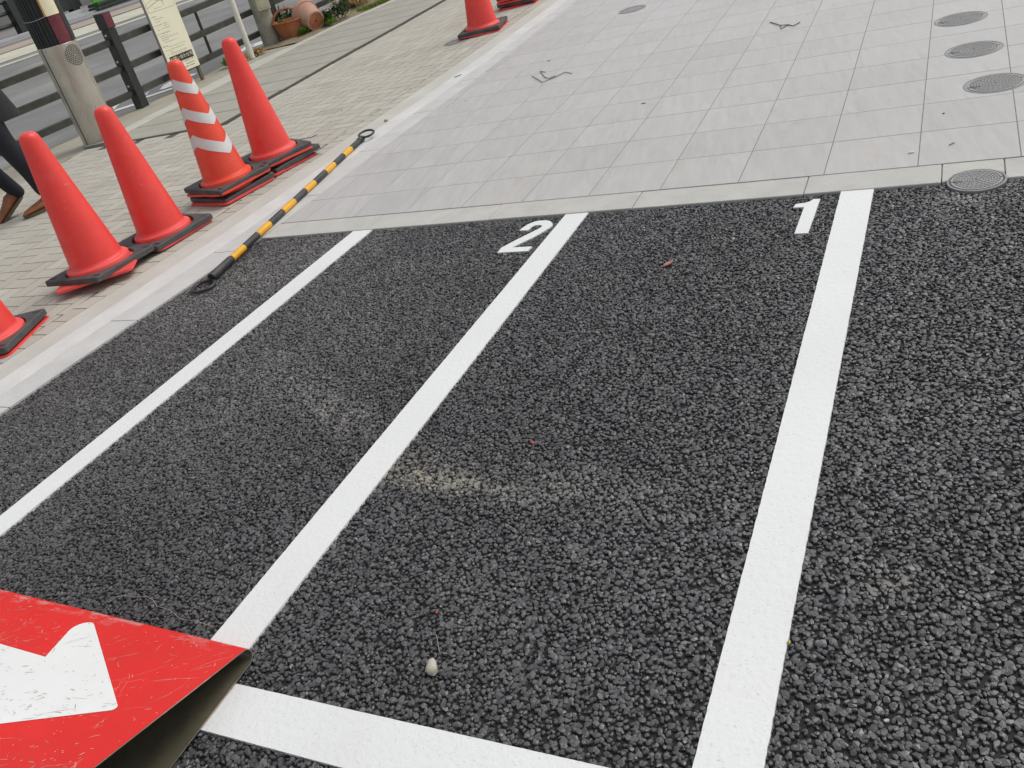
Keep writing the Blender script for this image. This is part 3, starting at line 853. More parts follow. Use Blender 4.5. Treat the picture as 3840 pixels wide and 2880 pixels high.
def cone_meshes(mat):
    if mat.name in _cone_cache: return _cone_cache[mat.name]
    bm = bmesh.new(); lathe(bm, CONE_PROF[6:], 72)
    body = obj('cone_body', bm, mat, None, 50)
    bm = bmesh.new(); lathe(bm, [(.145, .0125)] + CONE_PROF[:7], 72)
    flange = obj('flange', bm, MAT_CONE_PALE if mat is MAT_CONE else mat, None, 40)
    bm = bmesh.new(); prism(bm, rounded_square(.188, .03), 0, .013)
    bmesh.ops.bevel(bm, geom=[e for e in bm.edges if len({round(v.co.z, 4) for v in e.verts}) == 1], offset=.003, segments=2, affect='EDGES')
    plate = obj('base_plate', bm, MAT_CONE_PALE if mat is MAT_CONE else mat, None, 40)
    _cone_cache[mat.name] = (body, flange, plate)
    return _cone_cache[mat.name]
_used = set()
def cone(x, y, z, rz, label, mat=MAT_CONE, up=(-.008, .02, 1), group='red traffic cones along the kerb', plate_rz=0, sc=1.0):
    t = empty('traffic_cone', (x, y, z), label, 'traffic cone', group, rz, up)
    t.scale = (sc, sc, 1)
    for p in cone_meshes(mat):
        if p.name in _used:
            c = p.copy(); col.objects.link(c)
        else:
            c = p; _used.add(p.name)
        c.parent = t
        if 'base_plate' in p.name: c.rotation_euler = (0, 0, plate_rz)
    return t
bm = bmesh.new(); annulus_prism(bm, dense_square(.183, .012), .1595, 0, .027)
weight0 = obj('cone_weight', bm, MAT_RUBBER, None, 35)
for a in (PI/4, 3*PI/4, 5*PI/4, 7*PI/4):
    bm = bmesh.new(); c_, s__ = .218*math.cos(a), .218*math.sin(a)
    box(bm, c_-.020, c_+.020, s__-.007, s__+.007, .0268, .0282); obj('finger_slot', bm, MAT_RING, weight0)
_w_used = []
def weight(x, y, z, rz, label, up=UP, group='black rubber weights round the cones', sc=1.0):
    if _w_used: w = copy_tree(weight0)
    else: w = weight0
    _w_used.append(w)
    q = Vector((0, 0, 1)).rotation_difference(Vector(up).normalized())
    w.matrix_world = Matrix.Translation((x, y, z)) @ q.to_matrix().to_4x4() @ Matrix.Rotation(rz, 4, 'Z') @ Matrix.Diagonal((sc, sc, 1, 1))
    return tag(w, label, 'rubber weight', group)
D2 = math.radians
# nearest whole cone: rubber tipped on a turned red base
cone(-1.560, -.400, .034, D2(-2), 'plain red cone nearest the camera that shows from tip to base', up=(-.004, .015, 1), plate_rz=D2(38), sc=1.02)
weight(-1.565, -.392, .040, D2(0), 'tilted black rubber square round the nearest whole cone', up=(-.01, .055, 1), sc=1.06)
# second cone
cone(-1.517, .010, .004, D2(-10), 'plain red scuffed cone standing left of the striped one', up=(-.012, .02, 1), plate_rz=D2(4))
weight(-1.517, .010, .021, D2(-8), 'black rubber square round the scuffed cone left of the striped one', up=(.01, .0, 1), sc=1.05)
# striped pair
cone(-1.5092, .5794, .003, D2(-10), 'lower red cone of the pair nested under the white striped one', MAT_CONE, up=(-.018, .015, 1), plate_rz=D2(-3))
weight(-1.507, .588, .020, D2(-14), 'lower black rubber square in the stack under the striped cone', up=(.02, -.035, 1))
striped = cone(-1.510, .580, .058, D2(-13), 'orange red cone with three white chevron bands', MAT_CONE_ORANGE, up=(-.018, .015, 1))
weight(-1.510, .578, .074, D2(-14), 'upper black rubber square under the white striped cone', up=(.03, -.01, 1))
# plain cone behind the striped one
cone(-1.4397, .9490, .003, D2(-24), 'lower red cone nested under the plain cone behind the striped one', up=(-.005, .02, 1), sc=.95, plate_rz=D2(10))
weight(-1.420, .985, .020, D2(-18), 'lower black rubber square under the plain cone behind the striped one', up=(-.03, -.05, 1), sc=.95)
cone(-1.440, .950, .056, D2(-24), 'tall plain red cone right behind the striped one', up=(-.005, .02, 1), sc=.95)
weight(-1.440, .950, .072, D2(-22), 'upper black rubber square under the plain cone behind the striped one', up=(.03, -.03, 1), sc=.95)
# farther cones
cone(-1.335, 3.800, .003, D2(10), 'lone red cone beside the worn cover, its tip cut off by the photo', up=(.035, .02, 1))
weight(-1.335, 3.800, .019, D2(12), 'black rubber square round the lone cone beside the worn cover', up=(0, 0, 1))
cone(-1.3705, 4.7515, .003, D2(8), 'bottom red cone of the farthest stack, only its base in view', up=(.03, -.02, 1))
weight(-1.370, 4.760, .020, D2(3), 'bottom black rubber square of the farthest stack', up=(.03, .02, 1))
cone(-1.372, 4.7504, .055, D2(6), 'middle red cone of the farthest stack, only its base in view', up=(.03, -.02, 1))
cone(-1.372, 4.750, .078, D2(12), 'top red cone of the farthest stack, only its base in view', up=(.03, -.02, 1))
weight(-1.372, 4.750, .095, D2(10), 'top black rubber square of the farthest stack', up=(.03, -.02, 1))
# cone cut by the left edge
cone(-1.622, -1.030, .003, D2(24), 'red cone at the left photo edge, only its right base in view', up=(.035, .02, 1), plate_rz=D2(-2))
weight(-1.622, -1.030, .019, D2(22), 'black rubber square of the cone cut by the left photo edge', up=(.0, .0, 1))

def cone_r(z): return np.interp(z, [.07, .655, .702], [.126, .047, .0])
def chevron(z_ap, h, parent):
    bm = bmesh.new(); n = 96; rows = 5; grid = []
    phi0 = D2(10)
    for k in range(n):
        a = 2*PI*k/n
        d = (a - phi0 + PI/2) % PI - PI/2
        base = z_ap + .50*cone_r(z_ap)*abs(d)
        rowv = []
        for j in range(rows+1):
            z = base + h*j/rows
            r = cone_r(z) + .0016
            rowv.append(bm.verts.new((r*math.cos(a), r*math.sin(a), z)))
        grid.append(rowv)
    for k in range(n):
        for j in range(rows):
            bm.faces.new((grid[k][j], grid[(k+1) % n][j], grid[(k+1) % n][j+1], grid[k][j+1]))
    bmesh.ops.recalc_face_normals(bm, faces=bm.faces)
    o = obj('reflective_band', bm, MAT_REFLECT, parent, 60); o['label'] = 'white chevron band'
chevron(.170, .064, striped); chevron(.338, .060, striped); chevron(.508, .056, striped)

# ------------------------------------------------------------------ cone bar lying on the kerb
BAR = [(-0.7004, -0.5413), (-0.7066, -0.3606), (-0.7166, -0.247), (-0.7337, -0.1136), (-0.7581, 0.0076), (-0.7754, 0.1496), (-0.8023, 0.2773), (-0.8202, 0.4089), (-0.8353, 0.5203), (-0.8642, 0.6632), (-0.8859, 0.7784), (-0.9074, 0.9108), (-0.9288, 1.0204), (-0.959, 1.1555)]
bar = empty('cone_bar', (-.70, -.54, .0), 'yellow and black striped bar with hook rings lying along the kerb', 'cone bar')
p0, p1 = Vector((-.6975, -.5413, .020)), Vector((-.9565, 1.1555, .0205))
_L = (p1-p0).length
ts = [((Vector((x, y, .02)) - p0).dot(p1-p0))/_L**2 for x, y in BAR]
def bar_pt(t): return p0 + (p1-p0)*t - Vector(bar.location)
for i, (a, b) in enumerate(zip(ts, ts[1:])):
    bm = bmesh.new(); r = .0165
    yellow = i % 2 == 1
    if i == 0: tube(bm, [bar_pt(a), bar_pt(a+.012), bar_pt(b-.008), bar_pt(b-.002)], [.0195, .0195, .0185, .0165], 24)
    else: tube(bm, [bar_pt(a), bar_pt(b)], r + (.0004 if yellow else 0), 24)
    obj('yellow_section' if yellow else 'black_section', bm, MAT_BARYELLOW if yellow else MAT_BARBLACK, bar, 40)
bm = bmesh.new(); tube(bm, [bar_pt(.992), bar_pt(1.0), bar_pt(1.022)], [.0185, .0190, .0190], 24); obj('end_collar', bm, MAT_BARBLACK, bar, 40)
def ring_mesh(bm, c, R_, r, nrm, seg=40):
    nrm = Vector(nrm).normalized(); a = nrm.orthogonal().normalized(); b = nrm.cross(a)
    pts = [Vector(c) + (a*math.cos(2*PI*k/seg) + b*math.sin(2*PI*k/seg))*R_ for k in range(seg)]
    rings = []
    for k, p in enumerate(pts):
        o_ = (p-Vector(c)).normalized()
        rings.append([bm.verts.new(p + (o_*math.cos(2*PI*j/10)*r*1.25 + nrm*math.sin(2*PI*j/10)*r)) for j in range(10)])
    for k in range(seg):
        u, v = rings[k], rings[(k+1) % seg]
        for j in range(10): bm.faces.new((u[j], u[(j+1) % 10], v[(j+1) % 10], v[j]))
    bmesh.ops.recalc_face_normals(bm, faces=bm.faces)
bl = Vector(bar.location)
bm = bmesh.new(); ring_mesh(bm, Vector((-.6975, -.6005, .011)) - bl, .050, .0058, (0.02, -.02, 1))
ring_mesh(bm, Vector((-.6975, -.6005, .0085)) - bl, .0515, .005, (0.02, -.02, 1))
tube(bm, [bar_pt(-.004), Vector((-.7005, -.556, .013)) - bl], [.013, .010], 12); obj('hook_ring', bm, MAT_RING, bar, 60)
bm = bmesh.new(); ring_mesh(bm, Vector((-.944, 1.226, .036)) - bl, .046, .0062, (.10, -.12, 1))
tube(bm, [bar_pt(1.020), Vector((-.952, 1.196, .030)) - bl], [.014, .010], 12); obj('hook_ring', bm, MAT_RING, bar, 60)

# ------------------------------------------------------------------ red arrow sign lying on its side (folded sheet)
sign = empty('arrow_sign', (.936, -2.28, 0), 'red folded metal sign with a white arrow lying on the asphalt', 'sign', rz=-.028)
RISE = D2(17.5)
def sign_profile(off=0.0):
    """cross-section in (y, z), y towards the camera is negative; nose at y=0"""
    rn = .0195
    P = []
    lo_len, hi_len = .66, .66
    P.append((-lo_len, .004))
    P.append((-.045, .0045))
    cy_, cz_ = -rn, .0045 + rn
    for i in range(11):
        a = -PI/2 + (PI/2 + PI/2 + RISE*-1 + 2*RISE*0)*i/10
        P.append((cy_ + rn*math.cos(a), cz_ + rn*math.sin(a)))
    ey, ez = P[-1]
    P.append((ey - hi_len*math.cos(RISE), ez + hi_len*math.sin(RISE)))
    return P
prof = sign_profile()
def shell(prof, x0, x1, th, dent=0):
    V, F = [], []
    n = len(prof)
    nor = []
    for i in range(n):
        a = prof[max(i-1, 0)]; b = prof[min(i+1, n-1)]
        dy, dz = b[0]-a[0], b[1]-a[1]; l = math.hypot(dy, dz); nor.append((dz/l, -dy/l))
    inner = [(p[0]-nn[0]*th, p[1]-nn[1]*th) for p, nn in zip(prof, nor)]
    return prof, inner
outer, inner = shell(prof, 0, 0, .0022)
nX = 30
xs_s = [-.98*i/nX for i in range(nX+1)]
def edge_wave(i, x): return (.0009*math.sin(i*2.1) if x == 0 else 0)
n = len(outer)
def scratch_strips(count, x0, x1, s0, s1, lens, wid, hard=.3, clusters=7):
    """thin scratches on the upper face: quads in (x, distance up the slope)"""
    r_ = random.Random(count*3 + 5); out = []
    cl = [(r_.uniform(x0, x1), r_.uniform(s0, s1), r_.uniform(.02, .07)) for _ in range(clusters)]
    for _ in range(count):
        if r_.random() < .55: c = r_.choice(cl); px, ps = r_.gauss(c[0], c[2]), r_.gauss(c[1], c[2])
        else: px, ps = r_.uniform(x0, x1), r_.uniform(s0, s1)
        a = math.radians(r_.gauss(-38, 14)) if r_.random() > hard else r_.uniform(0, PI)
        L_ = min(.14, r_.expovariate(1/lens)) + .0015; w_ = wid*r_.uniform(.4, 1.3) * (1 if L_ < .03 else .7)
        m_ = 4; bend = r_.gauss(0, .35); pts = [(px, ps)]
        for k in range(m_):
            a += bend/m_ + r_.gauss(0, .08); px += L_/m_*math.cos(a); ps += L_/m_*math.sin(a); pts.append((px, ps))
        if any(not (x0 < p[0] < x1 and s0 < p[1] < s1) for p in pts): continue
        out.append((pts, w_))
    return out
def strip_quads(pts, w_):
    L_, Rr = [], []
    for i, p in enumerate(pts):
        q0, q1 = pts[max(i-1, 0)], pts[min(i+1, len(pts)-1)]
        dx, dy = q1[0]-q0[0], q1[1]-q0[1]; d = math.hypot(dx, dy) or 1
        k = w_*(.5 if 0 < i < len(pts)-1 else .08)
        L_.append((p[0]-dy/d*k, p[1]+dx/d*k)); Rr.append((p[0]+dy/d*k, p[1]-dx/d*k))
    return L_, Rr
V = []; F = []; MI = []
for x in xs_s:
    for (y, z) in outer: V.append((x, y, z))
for x in xs_s:
    for (y, z) in inner: V.append((x, y, z))
B0 = (nX+1)*n
for i in range(nX):
    for k in range(n-1):
        a = i*n+k
        F.append((a, a+1, a+n+1, a+n)); MI.append(0)
        F.append((B0+a+n, B0+a+n+1, B0+a+1, B0+a)); MI.append(1)
for k in range(n-1):
    F.append((k, B0+k, B0+k+1, k+1)); MI.append(2)
    F.append((nX*n+k+1, B0+nX*n+k+1, B0+nX*n+k, nX*n+k)); MI.append(2)
for i in range(nX):
    a = i*n; F.append((a+n, B0+a+n, B0+a, a)); MI.append(2)
    a = i*n+n-1; F.append((a, B0+a, B0+a+n, a+n)); MI.append(2)
_ey, _ez = outer[-2]
def face_pt(x, s_, h): return (x, _ey - s_*math.cos(RISE) + h*math.sin(RISE), _ez + s_*math.sin(RISE) + h*math.cos(RISE))
NB = len(F)
for cnt, lens, wid, mi_ in ((560, .009, .0012, 3), (190, .038, .0011, 3), (160, .008, .0019, 4), (420, .0035, .0018, 3)):
    for pts, w_ in scratch_strips(cnt, -.97, -.004, .004, .62, lens, wid):
        A_, B_ = strip_quads(pts, w_); b_ = len(V)
        V += [face_pt(x, q, .0003) for x, q in A_] + [face_pt(x, q, .0003) for x, q in B_]
        for k in range(len(pts)-1): F.append((b_+k, b_+k+1, b_+len(pts)+k+1, b_+len(pts)+k)); MI.append(mi_)
o = obj('sign_sheet', (V, F), [MAT_SIGNRED, MAT_SIGNMETAL, MAT_SIGNEDGE, MAT_SCRATCH, MAT_SCRATCHDARK], sign, 50)
for p, m_ in zip(o.data.polygons, MI): p.material_index = m_
bm = bmesh.new(); bm.from_mesh(o.data); bmesh.ops.recalc_face_normals(bm, faces=bm.faces); bm.to_mesh(o.data); bm.free()
# arrow on the upper face, in coordinates (x, distance up the slope)
ey, ez = outer[-2]
def on_face(x, s, h=.0008):
    return (x, ey - s*math.cos(RISE) + h*math.sin(RISE)*0, ez + s*math.sin(RISE) + h)
ARROW = [(-.97, .158), (-.424, .157), (-.512, -.0146), (-.0965, .2263), (-.512, .457), (-.426, .291), (-.97, .294)]
def rounded(poly, radii, n=8):
    out = []
    for i, p in enumerate(poly):
        a, b = Vector(poly[i-1]), Vector(poly[(i+1) % len(poly)]); p = Vector(p); r = radii[i]
        if r == 0: out.append(tuple(p)); continue
        da, db = (a-p), (b-p); la, lb = da.length, db.length; da.normalize(); db.normalize()
        ang = da.angle(db); d = min(r/math.tan(ang/2), la*.49, lb*.49); r2 = d*math.tan(ang/2)
        c = p + (da+db).normalized()*(r2/math.sin(ang/2)); s0 = p + da*d; s1 = p + db*d
        v0, v1 = s0-c, s1-c; th = v0.angle(v1); sg = 1 if v0.cross(v1) > 0 else -1
        for k in range(n+1):
            t = th*k/n*sg; out.append((c.x + v0.x*math.cos(t)-v0.y*math.sin(t), c.y + v0.x*math.sin(t)+v0.y*math.cos(t)))
    return out
arrow = rounded(ARROW, [0, 0, .0272, .009, .0272, 0, 0])
bm = bmesh.new()
f = bm.faces.new([bm.verts.new(on_face(x, s)) for x, s in arrow])
bmesh.ops.triangulate(bm, faces=[f]); bm.normal_update()
if sum(f.normal.z for f in bm.faces) < 0: bmesh.ops.reverse_faces(bm, faces=bm.faces)
def inside(x, y, poly):
    c = False
    for i in range(len(poly)):
        (x1, y1), (x2, y2) = poly[i-1], poly[i]
        if (y1 > y) != (y2 > y) and x < (x2-x1)*(y-y1)/(y2-y1) + x1: c = not c
    return c
for cnt, lens, wid in ((620, .009, .0010), (130, .050, .0009), (330, .003, .0016)):
    for pts, w_ in scratch_strips(cnt, -.95, -.1, .01, .43, lens, wid, .2, 6):
        if not all(inside(p[0], p[1], arrow) for p in pts): continue
        A_, B_ = strip_quads(pts, w_)
        va = [bm.verts.new(face_pt(x, q, .0012)) for x, q in A_]; vb = [bm.verts.new(face_pt(x, q, .0012)) for x, q in B_]
        for k in range(len(pts)-1):
            f = bm.faces.new((va[k], vb[k], vb[k+1], va[k+1])); f.material_index = 1
bm.normal_update()
for f in bm.faces:
    if f.normal.z < 0: f.normal_flip()
o = obj('white_arrow', bm, [MAT_SIGNWHITE, MAT_SCRATCHDARK], sign); o['label'] = 'white arrow pointing right'

# ------------------------------------------------------------------ steel bollard with lamp
BOL = Vector((-4.62, 2.40, -.004))
bol = empty('lamp_bollard', BOL, 'thick steel bollard with ribbed black top and cream lamp panel', 'bollard', up=UP)
rB = .163
bm = bmesh.new(); lathe(bm, [(rB+.008, 0), (rB+.008, .012), (rB, .02), (rB, .838), (rB-.004, .842), (0, .842)], 72)
obj('steel_casing', bm, MAT_STEEL, bol, 40)
az_cam = math.atan2(-3.032-BOL.y, 2.22-BOL.x)
def surf_patch(bm, r, a0, a1, z0, z1, n=12, th=.003):
    A = [(r*math.cos(a0+(a1-a0)*i/n), r*math.sin(a0+(a1-a0)*i/n)) for i in range(n+1)]
    Bq = [((r-th)*math.cos(a1-(a1-a0)*i/n), (r-th)*math.sin(a1-(a1-a0)*i/n)) for i in range(n+1)]
    prism(bm, A+Bq, z0, z1)
bm = bmesh.new(); a_s = az_cam - D2(54); surf_patch(bm, rB+.0012, a_s-.035, a_s+.035, .02, .838, 3); obj('seam', bm, MAT_STEEL_DARK, bol)
bm = bmesh.new()
def ribs(r, z, a): return r + .0045*(1 if math.sin(a*34) > 0 else -1)
lathe(bm, [(rB-.012, .842), (rB-.010, .846), (rB-.010, 1.70), (0, 1.70)], 272, rfun=lambda r, z, a: r if r < .1 else ribs(r, z, a))
obj('ribbed_sleeve', bm, MAT_RIBBED, bol)
pa0, pa1 = az_cam + D2(8), az_cam + D2(52)
bm = bmesh.new(); surf_patch(bm, rB-.001, pa0, pa1, .845, 1.06, 16, .02); obj('maroon_reflector', bm, MAT_MAROON, bol, 30)
bm = bmesh.new(); surf_patch(bm, rB+.004, pa0-.02, pa1-.04, 1.064, 1.62, 16, .03); lens = obj('lamp_lens', bm, MAT_CREAMLENS, bol, 30)
bm = bmesh.new(); surf_patch(bm, rB+.001, pa0-.10, pa0-.021, 1.064, 1.62, 4, .02); obj('amber_edge', bm, MAT_AMBER, lens)
bm = bmesh.new(); surf_patch(bm, rB+.002, pa1+.004, pa1+.55, .846, 1.66, 8, .02); obj('corner_post', bm, MAT_RIBBED, bol)
bm = bmesh.new(); tube(bm, [((rB-.003)*math.cos(a), (rB-.003)*math.sin(a), 1.066 + .012*math.sin((a-az_cam)*2)) for a in np.linspace(az_cam-D2(88), pa0-.1, 18)], .0022, 6); obj('wire_band', bm, MAT_FARGREY, bol)
bm = bmesh.new()
ga, gz = az_cam + D2(37), .735
cnt = 0
for ring_ in range(1, 6):
    rr = .0158*ring_; nn = int(2*PI*rr/.0165)
    for k in range(nn):
        th = 2*PI*k/nn; u, v = rr*math.cos(th), rr*math.sin(th); a = ga + u/rB
        c = Vector(((rB+.0008)*math.cos(a), (rB+.0008)*math.sin(a), gz+v)); tx = Vector((-math.sin(a), math.cos(a), 0)); q = .0066
        vs = [bm.verts.new(c + tx*q*math.cos(2*PI*j/6) + Vector((0, 0, q*math.sin(2*PI*j/6)))) for j in range(6)]
        bm.faces.new(vs)
obj('speaker_grille', bm, MAT_STEEL_DARK, bol)

# ------------------------------------------------------------------ pedestrian fence
fence = empty('pedestrian_fence', (-5.2, 3.42, 0), 'black three rail fence with maroon capped post along the road', 'fence')
fo = Vector(fence.location)
def upz(x, y, h): return Vector((x, y, -.01)) + UP*h
def fence_post(y, cap=True):
    p = empty('tmp', (0, 0, 0))
    bm = bmesh.new(); box(bm, -.052, .052, -.048, .048, -.02, .775, .004)
    a = bpy.data.objects.remove(p) if False else None
    bpy.data.objects.remove(p)
    o = obj('post', bm, MAT_FENCE, fence)
    q = Vector((0, 0, 1)).rotation_difference(UP)
    o.matrix_local = Matrix.Translation(Vector((fence_x(y), y, -.01)) - fo) @ q.to_matrix().to_4x4()
    bm = bmesh.new(); box(bm, -.060, .060, -.054, .054, .777, .925, .006); c = obj('cap', bm, MAT_FENCE, o)
    bm = bmesh.new(); box(bm, .0595, .0625, -.044, .044, .787, .915, .001); obj('reflector', bm, MAT_MAROON, c)
    for h in (.16, .40, .65):
        bm = bmesh.new(); bmesh.ops.create_icosphere(bm, subdivisions=2, radius=.011, matrix=Matrix.Translation((-.012, -.050, h + .075)))
        obj('bolt', bm, MAT_FARWHITE, o, 180)
    return o
for y in (-1.4, 3.50, 5.95, 8.6, 11.2): fence_post(y)
def rail(y0, y1, h):
    """folded channel: flat lit top, dark side, chamfered ends"""
    bm = bmesh.new()
    n = max(2, int((y1-y0)/.5)); sec = []
    yy = [y0, y0+.05] + [y0 + .05 + (y1-y0-.1)*i/n for i in range(1, n)] + [y1-.05, y1]
    for i, y in enumerate(yy):
        end = i in (0, len(yy)-1)
        d = .022 if end else .060
        c = upz(fence_x(y), y, h) - fo
        sec.append([bm.verts.new(c + Vector(v)) for v in ((-.024, 0, -d), (-.024, 0, 0), (-.012, 0, .006), (.012, 0, .006), (.024, 0, 0), (.024, 0, -d))])
    for a, b in zip(sec, sec[1:]):
        for k in range(5): bm.faces.new((a[k], a[k+1], b[k+1], b[k]))
        bm.faces.new((a[5], a[0], b[0], b[5]))
    bm.faces.new(sec[0][::-1]); bm.faces.new(sec[-1])
    bmesh.ops.recalc_face_normals(bm, faces=bm.faces)
    obj('rail', bm, MAT_RAILDIRT, fence)
for (a, b) in ((-7.5, -1.45), (-1.35, 3.45), (3.55, 5.90), (6.0, 8.55), (8.65, 11.15)):
    for h in (.19, .435, .685): rail(a, b, h)
for y in (1.1, 4.72, 7.3):
    bm = bmesh.new(); a = upz(fence_x(y), y, .18) - fo; b = upz(fence_x(y), y, .685) - fo
    tube(bm, [a, b], .017, 8); obj('strut', bm, MAT_FENCE, fence)

# ------------------------------------------------------------------ notice board
brd = empty('notice_board', (-5.065, 4.135, 0), 'cream notice board of small Japanese print standing on two brown legs', 'notice board', up=UP, rz=math.atan2(.39, .04))
# local x runs along the board, local -y faces the lot
BW = .39
bm = bmesh.new(); box(bm, -BW/2, BW/2, -.006, .030, .150, 1.32, .003)
panel = obj('panel', bm, MAT_BOARDEDGE, brd)
bm = bmesh.new(); box(bm, -BW/2+.003, BW/2-.003, -.0085, -.0065, .154, 1.316); face = obj('printed_sheet', bm, MAT_BOARD, brd)
for s__ in (-1, 1):
    bm = bmesh.new(); box(bm, s__*.175-.016, s__*.175+.016, .006, .036, -.03, .149, .003); obj('leg', bm, MAT_WOODLEG, brd)
def ink(name, rects, mat, yo=-.0092):
    bm = bmesh.new()
    for (u0, u1, z0, z1) in rects:
        vs = [bm.verts.new((u - BW/2, yo, z)) for u, z in ((u0, z0), (u1, z0), (u1, z1), (u0, z1))]
        bm.faces.new(vs)
    return obj(name, bm, mat, face)
ROWS = [(0.026, 0.1, 0.726, 1), (0.044, 0.165, 0.7, 0.8), (0.046, 0.113, 0.675, 0.8), (0.021, 0.185, 0.644, 1), (0.04, 0.075, 0.62, 0.8), (0.133, 0.199, 0.623, 0.8), (0.043, 0.072, 0.596, 0.8), (0.092, 0.199, 0.601, 0.8), (0.018, 0.186, 0.56, 1), (0.036, 0.136, 0.535, 0.7), (0.042, 0.268, 0.516, 0.7), (0.04, 0.126, 0.497, 0.7), (0.062, 0.234, 0.472, 0.7), (0.017, 0.093, 0.438, 1), (0.038, 0.059, 0.418, 0.8), (0.09, 0.313, 0.422, 0.8), (0.036, 0.069, 0.395, 0.7), (0.089, 0.299, 0.396, 0.7), (0.086, 0.133, 0.376, 0.7), (0.087, 0.306, 0.356, 0.7), (0.036, 0.048, 0.355, 0.8)]
dark, soft = [], []
for u0, u1, z, h in ROWS:
    gl = .013 if h == 1 else .0105
    u = u0
    while u < u1:
        k = random.random()
        if k < .88:
            tgt = dark if (h == 1 or random.random() < .35) else soft
            for _ in range(5):
                a = u + random.uniform(0, gl*.6); b = z - gl*.8 + random.uniform(0, gl*.7)
                if random.random() < .5: tgt.append((a, a + gl*.32, b, b + gl*.14))
                else: tgt.append((a, a + gl*.13, b, b + gl*.34))
            tgt.append((u, u+gl*.75, z-gl*.45, z-gl*.33))
        u += gl
ink('small_print', dark, MAT_INK); ink('faint_print', soft, MAT_INKSOFT, -.0091)
ink('red_print', [(u, u+.006, .334+random.uniform(0, .003), .339) for u in np.arange(.09, .29, .0085)], MAT_INKRED)
mp = [(.02, .37, .765, .767), (.02, .37, .90, .902), (.02, .022, .767, .90), (.368, .37, .767, .90)]
for k in range(16): mp.append((.03+.014*k, .036+.014*k, .872 - .004*abs(k-6) + .0, .877 - .004*abs(k-6)))
for k in range(26): mp.append((.02+.010*k, .032+.010*k, .812+.0024*k, .8145+.0024*k))
mp += [(.235, .238, .80, .845), (.10, .20, .79, .792), (.26, .33, .855, .858)]
ink('map_lines', mp, MAT_INK, -.0093)
ink('black_band', [(.040, .356, .256, .326)], MAT_INKBLACK, -.0094)
def to_mesh(t):
    me = bpy.data.meshes.new_from_object(t.evaluated_get(bpy.context.evaluated_depsgraph_get()))
    n_, m_, p_, mt = t.name, t.matrix_local.copy(), t.parent, t.data.materials[0]
    bpy.data.objects.remove(t); o = bpy.data.objects.new(n_, me); col.objects.link(o); o.parent = p_; o.matrix_local = m_
    if not me.materials: me.materials.append(mt)
cu = bpy.data.curves.new('band_text', 'FONT'); cu.body = 'お問い合わせ先'; cu.size = .045; cu.align_x = 'CENTER'; cu.align_y = 'CENTER'
tx = bpy.data.objects.new('band_text', cu); col.objects.link(tx); tx.parent = face
tx.matrix_local = Matrix.Translation((.198-BW/2, -.0101, .291)) @ Matrix.Rotation(PI/2, 4, 'X')
cu.materials.append(MAT_BOARD); to_mesh(tx)
cu = bpy.data.curves.new('contact_text', 'FONT'); cu.body = 'コールセンター'; cu.size = .030; cu.align_x = 'CENTER'; cu.align_y = 'CENTER'
tx2 = bpy.data.objects.new('contact_text', cu); col.objects.link(tx2); tx2.parent = face
tx2.matrix_local = Matrix.Translation((.262-BW/2, -.0097, .243)) @ Matrix.Rotation(PI/2, 4, 'X')
cu.materials.append(MAT_INK); to_mesh(tx2)
gl_ = [(a, a+.006, .205+random.uniform(0, .004), .214) for a in np.arange(.22, .33, .009)] + [(a, a+.006, .18+random.uniform(0, .004), .189) for a in np.arange(.20, .33, .009)]
ink('phone_print', gl_, MAT_INKSOFT)

# ------------------------------------------------------------------ poles
wp = empty('white_pole', (-4.835, 4.925, 0), 'slim white painted pole in a clump of dry leaves', 'pole', up=UP)
bm = bmesh.new(); lathe(bm, [(.032, -.02), (.032, 2.6), (0, 2.61)], 24); obj('shaft', bm, MAT_WHITEPOLE, wp, 60)
bm = bmesh.new(); lathe(bm, [(.036, 0), (.036, .012), (.032, .016)], 24); obj('foot_ring', bm, MAT_BOXCREAM, wp, 60)
gp = empty('utility_pole', (-5.10, 5.66, 0), 'weathered grey pole with a cream box beside the terracotta pots', 'pole', up=UP)
bm = bmesh.new(); lathe(bm, [(.112, -.02), (.112, .05), (.108, .3), (.105, 2.6), (0, 2.62)], 32); obj('shaft', bm, MAT_CONCPOLE, gp, 60)
bm = bmesh.new(); box(bm, .03, .15, -.085, .075, .385, .80, .008)
bx = obj('service_box', bm, MAT_BOXCREAM, gp); bx.rotation_euler = (0, 0, D2(-30))
bm = bmesh.new(); box(bm, .150, .154, -.060, .050, .41, .775, .003); obj('box_lid', bm, MAT_BOXCREAM, bx)

# ------------------------------------------------------------------ terracotta pots
bk = empty('basket_planter', (-4.83, 5.735, .004), 'warm terracotta basket pot with an arched handle', 'plant pot', up=UP, rz=D2(35))
bm = bmesh.new()
prof_ = [(.0, .004), (.108, .0), (.113, .006), (.128, .075), (.131, .082), (.146, .165), (.150, .178), (.160, .182), (.164, .192), (.160, .202), (.150, .203), (.140, .196), (.134, .165), (.128, .155), (0, .150)]
lathe(bm, prof_, 48, rfun=lambda r, z, a: r*(1 + .18*math.cos(a)**2))
obj('pot_body', bm, MAT_TERRA, bk, 50)
bm = bmesh.new(); tube(bm, [(.172*math.cos(t)*1.02, 0, .185 + .140*math.sin(t)) for t in np.linspace(-.12, PI+.12, 22)], [.013 + .004*abs(math.cos(t)) for t in np.linspace(-.12, PI+.12, 22)], 10)
obj('handle', bm, MAT_TERRA, bk, 60)
bm = bmesh.new(); lathe(bm, [(.138, .158), (.07, .166), (0, .168)], 24, rfun=lambda r, z, a: r*(1 + .16*math.cos(a)**2)); obj('soil', bm, MAT_SOIL, bk, 60)
pot = empty('flower_pot', (-4.63, 6.06, .152), 'pale pink terracotta pot lying on its side', 'plant pot')
bm = bmesh.new()
